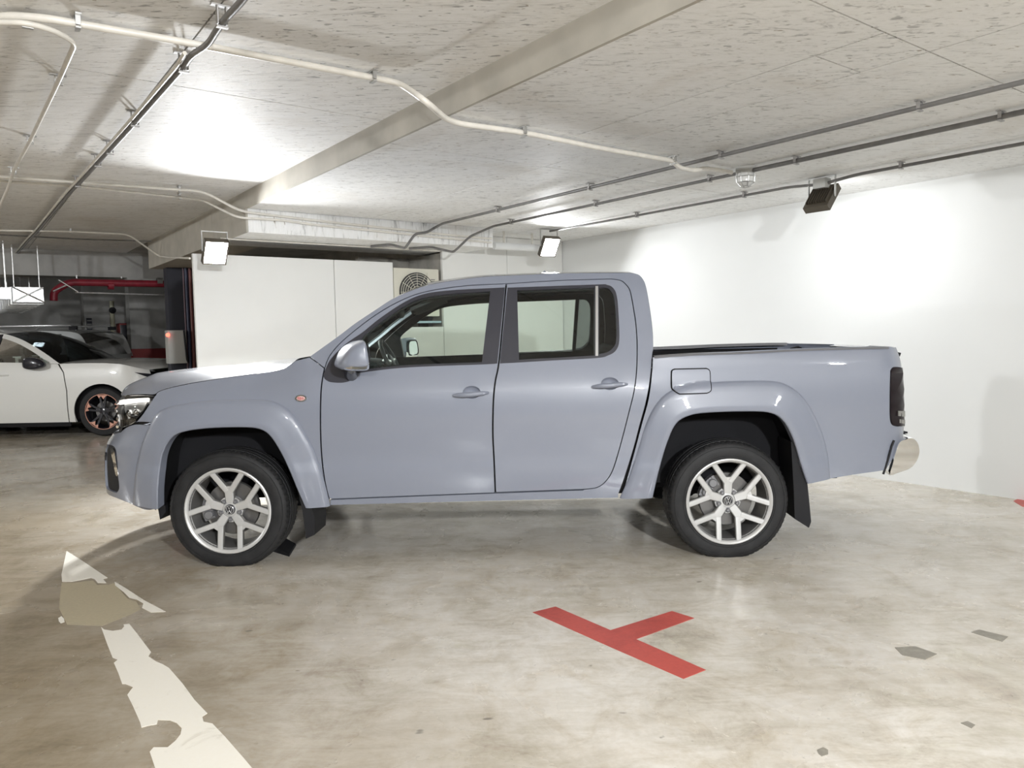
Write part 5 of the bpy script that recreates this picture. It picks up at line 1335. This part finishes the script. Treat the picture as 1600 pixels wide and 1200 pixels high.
bm = bmesh.new(); tube_into(bm, [Vector((im.x, YC, im.z + 0.02)), Vector((im.x - 0.03, YC, im.z + 0.10))], 0.012, 8); bm_obj('mirror_stem', bm, M_CABIN, TRUCK, 50)
for yy in (YC - 0.38, YC + 0.38):
    p = at(652, 488, yy); bm = bmesh.new(); box_into(bm, (p.x + 0.10, yy, 1.63), (0.13, 0.20, 0.010), (Vector((0.93, 0, 0.36)), Vector((0, 1, 0)), Vector((-0.36, 0, 0.93)))); bm_obj('sun_visor', bm, M_HEADL, TRUCK)
# ================================================================ parked cars in the depth, facing right
def simple_car(name, label, yc, Xw, paint, prof, roof, hoodl, glass_b, base_w, WB, R, suv=False, accent=None, sg=-1):
    """Outlines are metres behind the front wheel centre and above the floor."""
    T0 = sg * Xw
    root = empty(name, (Xw + sg * WB / 2, yc, 0), label, 'car', None)
    wf = curve(prof)
    sk = Skin(yc, lambda x, z: wf(z), T0 - 0.25, 2.6, 0.6, T0 + WB + 0.35, 2.8, 0.4, sg)
    tailz = curve([(0.1, 0.36), (0.5, 0.45), (0.9, 0.44), (1.1, 0.38), (1.7, 0.05)]) if not suv else curve([(0.1, 0.40), (0.5, 0.48), (1.0, 0.46), (1.8, 0.30)])
    sk.L = curve([(0.1, 0.52), (0.35, 0.60), (0.7, 0.60), (0.95, 0.52), (1.1, 0.40), (1.7, 0.2)]); sk.Lr = tailz
    T = lambda pts: [(T0 + u, z) for u, z in pts]
    def mm(me):
        m2 = me.copy(); b2 = bmesh.new(); b2.from_mesh(m2)
        for v in b2.verts: v.co.y = 2 * yc - v.co.y
        bmesh.ops.reverse_faces(b2, faces=b2.faces); b2.to_mesh(m2); b2.free(); return m2
    def both(nm, bm, m, par=None, smooth=32):
        pr = par or (root, root); o = bm_obj(nm, bm, m, pr[0], smooth); return (o, link(nm, mm(o.data), pr[1]))
    def pan(nm, pts, m, par=None, off=0.0, thick=0.015, holes=(), shrink=0.003):
        return both(nm, panel_bm(sk, T(pts), [T(h) for h in holes], off, thick, (0.10, 0.09), shrink), m, par)
    RA = R + 0.055
    def arch(cu, a0, a1, n=16): return [(cu + RA * math.cos(a0 + (a1 - a0) * k / n), R - 0.01 + RA * math.sin(a0 + (a1 - a0) * k / n)) for k in range(n + 1)]
    zs = 0.215; d = math.asin((zs - R + 0.01) / RA)
    dF, dS = 0.52, 1.62
    hl = catmull(hoodl, 4)                                   # from windscreen base forwards
    belt = lambda u: glass_b + 0.02 * max(0, u - 0.6)
    rl = catmull(roof, 5)
    # panels: fender, two doors, quarter
    nose_t = [(-0.25 - 0.6 * f, z) for f, z in ((1.30, hl[-1][1] - 0.03), (1.38, 0.70), (1.38, 0.42), (1.25, 0.26))]
    fend = [(dF + 0.10, belt(0.6))] + [p for p in hl if p[0] < dF + 0.02] + [(-0.25 - 0.6 * 0.75, 0.84), (-0.25 - 0.6 * 0.55, 0.62)] + arch(0, PI - math.radians(45), d)[0:][::1] + [(dF - 0.01, zs), (dF - 0.02, 0.68), (dF + 0.02, 0.95)]
    pan('front_fender', fend, paint)
    fd_ = pan('front_door', [(dF + 0.12, belt(0.6)), (dS, belt(dS)), (dS - 0.02, 0.7), (dS - 0.02, zs), (dF, zs), (dF - 0.01, 0.68), (dF + 0.03, 0.95)], paint)
    rd_ = pan('rear_door', [(dS, belt(dS)), (WB - 0.02, belt(WB)), (WB - 0.12, 0.80), (WB - 0.45, 0.5), (WB - 0.50, zs), (dS - 0.01, zs), (dS - 0.01, 0.7)], paint)
    tail_t = WB + 0.35
    q = [(WB - 0.02, belt(WB)), (tail_t + 0.30, belt(WB) + 0.02), (tail_t + 0.42, 0.9), (tail_t + 0.42, 0.45), (tail_t + 0.25, 0.30)] + [(WB + RA * math.cos(a), R - 0.01 + RA * math.sin(a)) for a in np.linspace(d, PI - math.radians(30), 16)] + [(WB - 0.12, 0.80)]
    qp = pan('rear_quarter', q, paint)
    # greenhouse
    top = [p for p in rl]
    gh = [(dF + 0.10, belt(0.6))] + top + [(top[-1][0], belt(WB))]
    inset = 0.055
    gw = [(dF + 0.22, belt(0.7) + 0.012)] + [(u + (0.05 if k < len(rl) * 0.45 else 0.0), z - inset) for k, (u, z) in enumerate(rl) if z - inset > belt(u) + 0.015 and u < WB + 0.25] + [(WB + 0.18, belt(WB) + 0.03)]
    cab_ = pan('cab_frame', gh, paint, holes=[gw], shrink=0.001)
    if suv:
        pan('side_glass', gw, M_GLASSK, cab_, -0.006, 0.0, shrink=-0.004)
    else:
        pan('side_glass', gw, M_GLASSG, cab_, -0.006, 0.0, shrink=-0.004)
    pan('pillar', [(dS - 0.03, belt(dS)), (dS + 0.05, belt(dS)), (dS + 0.02, rl[len(rl) // 2][1] - inset + 0.01), (dS - 0.06, rl[len(rl) // 2][1] - inset + 0.01)], M_BLACKG, cab_, 0.001, 0.01, shrink=0.0)
    # lofts across the car
    def loftw(line, bul, cr_, m, nm, nb=16, pw=2.4, par=None):
        bm = bmesh.new(); rows = []
        for i, (u, z) in enumerate(line):
            P = sk.S(T0 + u, z); w = yc - P.y; a = i / max(1, len(line) - 1)
            rows.append([bm.verts.new((P.x - sg * bul(a) * (1 - b_ * b_), yc - w * b_, P.z + cr_(a) * (1 - abs(b_) ** pw))) for b_ in np.linspace(-1, 1, nb + 1)])
        for A_, B_ in zip(rows[:-1], rows[1:]):
            for j in range(nb): bm.faces.new((A_[j], A_[j + 1], B_[j + 1], B_[j]))
        return bm_obj(nm, bm, m, par or root, 45)
    k1 = int(len(rl) * 0.42); k2 = int(len(rl) * 0.82)
    loftw(rl[:k1 + 1], lambda a: 0.12 - 0.06 * a, lambda a: 0.01 + 0.02 * a, M_GLASSK, 'windscreen')
    rf = loftw(rl[k1:k2 + 1], lambda a: 0.06 - 0.06 * a, lambda a: 0.03, paint, 'roof')
    loftw(rl[k2:], lambda a: -0.03, lambda a: 0.02 * (1 - a), M_GLASSK, 'rear_glass')
    loftw([(dF + 0.10, belt(0.6))] + hl, lambda a: 0.10 + 0.14 * a, lambda a: 0.045 * (1 - 0.6 * a), paint, 'hood', 20, 2.8)
    # wrapped nose and tail
    tC = T0 - 0.25 - 0.6 * PI / 2; tR = T0 + tail_t + 0.4 * PI / 2
    f0 = T0 - 0.25 - 0.6 * 0.55
    zn = hl[-1][1]
    bf = [(f0, 0.62), (T0 - 0.25 - 0.6 * 0.75, 0.84), (tC + 0.3, zn - 0.05), (tC, zn - 0.03)]
    full = bf + [(2 * tC - t, z) for t, z in bf[::-1][1:]] + [(2 * tC - f0 - 0.02, 0.24), (f0 + 0.02, 0.24)]
    bmp = bm_obj('front_bumper', panel_bm(sk, full, [], 0.0, 0.02, (0.10, 0.08), 0.003), paint, root, 30)
    bm_obj('grille', panel_bm(sk, [(tC + 0.32, 0.34), (tC + 0.40, 0.62), (tC - 0.40, 0.62), (tC - 0.32, 0.34)], [], 0.005, 0.01, (0.1, 0.1), 0.0), M_BLACKM, bmp, 30)
    r0 = T0 + tail_t + 0.28; ztl = belt(WB) + 0.0
    bf = [(r0, 0.28), (2 * tR - r0, 0.28), (2 * tR - r0, ztl), (r0, ztl)]
    tg_ = bm_obj('tailgate', panel_bm(sk, bf, [], -0.004, 0.02, (0.1, 0.08), 0.0), paint, root, 30)
    zh = zn - 0.02
    lampo = pan('headlight', [(-0.25 - 0.6 * 0.42, zh - 0.01), (-0.25 - 0.6 * 0.9, zh - 0.06), (-0.25 - 0.6 * 1.15, zh - 0.10), (-0.25 - 0.6 * 1.1, zh - 0.15), (-0.25 - 0.6 * 0.8, zh - 0.13)], M_BLACKG, None, 0.006, 0.015, shrink=0.0)
    pan('lamp_strip', [(-0.25 - 0.6 * 0.86, zh - 0.095), (-0.25 - 0.6 * 1.10, zh - 0.12), (-0.25 - 0.6 * 1.08, zh - 0.135), (-0.25 - 0.6 * 0.84, zh - 0.115)], M_CHROME, lampo, 0.009, 0.005, shrink=0.0)
    pan('tail_lamp', [(tail_t + 0.12, ztl - 0.05), (tail_t + 0.40, ztl - 0.05), (tail_t + 0.40, ztl - 0.20), (tail_t + 0.14, ztl - 0.16)], mat('red_tail_lens', (0.25, 0.01, 0.01), 0.2), None, 0.005, 0.01, shrink=0.0)
    for dd, u0 in ((fd_, dS - 0.27), (rd_, WB - 0.32)):
        b_ = bmesh.new(); tube_into(b_, [sk.S(T0 + u0 + 0.2 * k / 6, belt(1) - 0.16, 0.004 + 0.022 * (1 - abs(2 * k / 6 - 1) ** 3)) for k in range(7)], 0.011, 8); both('door_handle', b_, paint, dd, 50)
    # mirror
    ym = yc - wf(glass_b) - 0.10
    c = sg * (T0 + 0.92)
    b_ = bmesh.new(); loop = catmull([(c - sg * 0.15, glass_b - 0.03), (c - sg * 0.09, glass_b + 0.07), (c + sg * 0.07, glass_b + 0.11), (c + sg * 0.15, glass_b + 0.07), (c + sg * 0.15, glass_b - 0.05), (c + 0.0, glass_b - 0.08)], 4, True); rows = []
    cx = sum(p[0] for p in loop) / len(loop); cz = sum(p[1] for p in loop) / len(loop)
    for y, s_ in ((ym - 0.07, 0.6), (ym - 0.05, 0.88), (ym, 1.0), (ym + 0.06, 0.9), (ym + 0.10, 0.45), (ym + 0.16, 0.35)):
        rows.append([b_.verts.new((cx + (p[0] - cx) * s_, y, cz + (p[1] - cz) * s_)) for p in loop])
    for A_, B_ in zip(rows[:-1], rows[1:]):
        for k in range(len(A_)): b_.faces.new((A_[k], A_[(k + 1) % len(A_)], B_[(k + 1) % len(A_)], B_[k]))
    b_.faces.new(rows[0][::-1]); b_.faces.new(rows[-1]); both('door_mirror', b_, M_BLACKG, None, 50)
    # dark inside, sill, arches
    b_ = bmesh.new(); box_into(b_, (Xw + sg * (0.3 + WB / 2), yc, 0.55), ((WB + 0.2) / 2, wf(0.5) - 0.10, 0.30)); bm_obj('cabin_floor', b_, M_INNER, root)
    b_ = bmesh.new(); box_into(b_, (Xw + sg * 0.1, yc, 0.62), (0.55, wf(0.5) - 0.32, 0.26)); bm_obj('engine_bay', b_, M_INNER, root)
    for u0 in (1.35, 2.25):
        for yy in (-0.36, 0.36):
            b_ = bmesh.new(); box_into(b_, (Xw + sg * u0, yc + yy, 0.95), (0.07, 0.22, 0.24)); bmesh.ops.bevel(b_, geom=list(b_.edges), offset=0.04, segments=2, affect='EDGES'); st_ = bm_obj('seat_back', b_, M_SEAT, root, 50)
            b_ = bmesh.new(); box_into(b_, (Xw + sg * (u0 + 0.05), yc + yy, 1.27), (0.05, 0.12, 0.08)); bmesh.ops.bevel(b_, geom=list(b_.edges), offset=0.03, segments=2, affect='EDGES'); bm_obj('headrest', b_, M_SEAT, st_, 50)
    b_ = bmesh.new(); box_into(b_, (Xw + sg * 0.72, yc, 0.92), (0.20, wf(0.9) - 0.12, 0.14)); bmesh.ops.bevel(b_, geom=list(b_.edges), offset=0.06, segments=2, affect='EDGES'); bm_obj('dashboard', b_, M_CABIN, root, 50)
    pan('sill_trim', [(dF - 0.02, zs), (WB - 0.50, zs), (WB - 0.50, zs - 0.06), (dF - 0.02, zs - 0.06)], M_BLACKM, None, 0.0, 0.03, shrink=0.0)
    for cu in (0, WB):
        b_ = bmesh.new(); pts = [( sg * (T0 + cu) + RA * 1.02 * math.cos(a), R - 0.01 + RA * 1.02 * math.sin(a)) for a in np.linspace(-0.35, PI + 0.35, 24)]
        r0_ = [b_.verts.new((x, yc - wf(0.5) + 0.02, z)) for x, z in pts]; r1_ = [b_.verts.new((x, yc - wf(0.5) + 0.30, z)) for x, z in pts]
        for k in range(23): b_.faces.new((r0_[k], r0_[k + 1], r1_[k + 1], r1_[k]))
        b_.faces.new(r1_); both('wheel_arch_liner', b_, M_LINER, None, 50)
        for side in (-1, 1):
            C = Vector((Xw + sg * cu, yc + side * (wf(0.4) - 0.11), R)); ax = Vector((0, side, 0))
            rim = lathe('wheel', [(R * 0.70, 0.09), (R * 0.725, 0.105), (R * 0.70, 0.108), (R * 0.68, 0.095), (R * 0.66, 0.03), (R * 0.66, -0.08), (R * 0.70, -0.09)], C, ax, M_BLACKG, root, 40)
            lathe('tyre', [(R * 0.70, -0.10), (R * 0.74, -0.11), (R * 0.93, -0.11), (R * 0.985, -0.09), (R, -0.06), (R, 0.06), (R * 0.985, 0.09), (R * 0.93, 0.11), (R * 0.74, 0.112), (R * 0.70, 0.10)], C, ax, M_RUBBER, rim, 56)
            lathe('wheel_hub', [(0.0, 0.085), (0.04, 0.085), (0.07, 0.07), (0.07, 0.0)], C, ax, M_BLACKG, rim, 16)
            lathe('brake_disc', [(0.05, 0.02), (0.15, 0.02), (0.15, 0.0)], C, ax, M_DISC, rim, 24)
            for k in range(5):
                a = 2 * PI * k / 5 + 0.3; b_ = bmesh.new(); e = lambda r, t, o: C + (Vector((1, 0, 0)) * math.cos(t) + Vector((0, 0, 1)) * math.sin(t)) * r + ax * o
                for s_ in (-0.20, 0.20):
                    P0, P1 = e(0.045, a + s_ * 0.5, 0.075), e(R * 0.69, a + s_, 0.09); dd = (P1 - P0).normalized(); box_into(b_, (P0 + P1) / 2, ((P1 - P0).length / 2, 0.014, 0.012), (dd, dd.cross(ax), ax))
                bm_obj('spoke', b_, M_BLACKG, rim)
                if accent:
                    b_ = bmesh.new()
                    pts = [e(R * 0.70, a - 0.30, 0.106), e(R * 0.70, a + 0.30, 0.106), e(R * 0.56, a + 0.24, 0.106), e(R * 0.64, a + 0.08, 0.106), e(R * 0.50, a - 0.08, 0.106), e(R * 0.63, a - 0.2, 0.106)]
                    v0 = [b_.verts.new(p) for p in pts]; v1 = [b_.verts.new(p - ax * 0.01) for p in pts]
                    b_.faces.new(v0)
                    for i in range(6): b_.faces.new((v0[i], v0[(i + 1) % 6], v1[(i + 1) % 6], v1[i]))
                    bm_obj('rim_accent', b_, accent, rim)
            if accent: lathe('rim_ring', [(R * 0.695, 0.105), (R * 0.70, 0.109), (R * 0.72, 0.109), (R * 0.725, 0.104)], C, ax, accent, rim, 40)
    if suv:
        for side in (-1, 1):
            yy = yc + side * (wf(rl[k1 + 3][1]) - 0.06); zr_ = max(p[1] for p in rl) + 0.09
            u0, u1 = rl[k1][0] + 0.15, rl[k2][0] - 0.1
            b_ = bmesh.new(); tube_into(b_, fillet([Vector((Xw + sg * u0, yy, zr_ - 0.09)), Vector((Xw + sg * (u0 + 0.10), yy, zr_)), Vector((Xw + sg * (u1 - 0.1), yy, zr_)), Vector((Xw + sg * u1, yy, zr_ - 0.09))], 0.06), 0.018, 8); rr_ = bm_obj('roof_rail', b_, M_SATIN, root, 50)
            b_ = bmesh.new(); box_into(b_, (Xw + sg * (u1 - 0.06), yy, zr_ - 0.05), (0.07, 0.02, 0.035)); bm_obj('rail_foot', b_, M_BLACKM, rr_)
    return root
gw_ = zpt(160, 682, 0)
simple_car('parked_hatchback', 'white hatchback with black mirror and copper accented black wheels parked in the lane', gw_.y + 0.90, at(160, 645, gw_.y).x, M_WHITEC,
           [(0.1, 0.82), (0.2, 0.86), (0.45, 0.895), (0.75, 0.90), (0.95, 0.885), (1.08, 0.855), (1.2, 0.80), (1.40, 0.70), (1.55, 0.61), (1.7, 0.5)],
           [(0.60, 1.075), (0.825, 1.216), (1.07, 1.355), (1.31, 1.465), (1.60, 1.545), (2.0, 1.585), (2.5, 1.59), (2.95, 1.54), (3.15, 1.44), (3.25, 1.14)],
           [(0.515, 1.085), (0.10, 1.085), (-0.22, 1.07), (-0.45, 1.035), (-0.70, 0.965)], 1.08, 0.9, 2.66, 0.365, False, M_COPPER)
X2 = at(138, 570, 13.45).x - 3.45
simple_car('parked_estate_car', 'silver estate car with roof rails and dark rear glass behind the white hatchback', 14.36, X2, mat('silver_car_paint', (0.42, 0.43, 0.42), 0.35, coat=0.8),
           [(0.1, 0.84), (0.2, 0.88), (0.45, 0.91), (0.75, 0.92), (0.95, 0.91), (1.08, 0.89), (1.2, 0.86), (1.45, 0.79), (1.60, 0.72), (1.75, 0.6)],
           [(0.62, 1.095), (0.80, 1.28), (0.97, 1.44), (1.14, 1.54), (1.45, 1.585), (2.0, 1.60), (2.7, 1.60), (3.15, 1.56), (3.30, 1.45), (3.38, 1.14)],
           [(0.52, 1.10), (0.10, 1.085), (-0.22, 1.06), (-0.45, 1.02), (-0.66, 0.96)], 1.10, 0.92, 2.75, 0.35, True, None, 1)

# a small black wedge behind the front tyre
a = zpt(428, 862, 0); b = zpt(462, 850, 0)
wc = bmesh.new(); p = [zpt(426, 862, 0), zpt(452, 870, 0), zpt(463, 852, 0), zpt(440, 846, 0)]
lo = [wc.verts.new((q.x, q.y, 0.0005)) for q in p]; hi = [wc.verts.new((lerp.x, lerp.y, h)) for lerp, h in zip([q * 0.94 + sum(p, Vector()) / 4 * 0.06 for q in p], (0.045, 0.012, 0.012, 0.045))]
for k in range(4): wc.faces.new((lo[k], lo[(k + 1) % 4], hi[(k + 1) % 4], hi[k]))
wc.faces.new(lo[::-1]); wc.faces.new(hi)
o = bm_obj('wheel_chock', wc, M_BLACKM); tag(o, 'small black rubber wedge lying on the floor behind the front tyre', 'wheel chock')
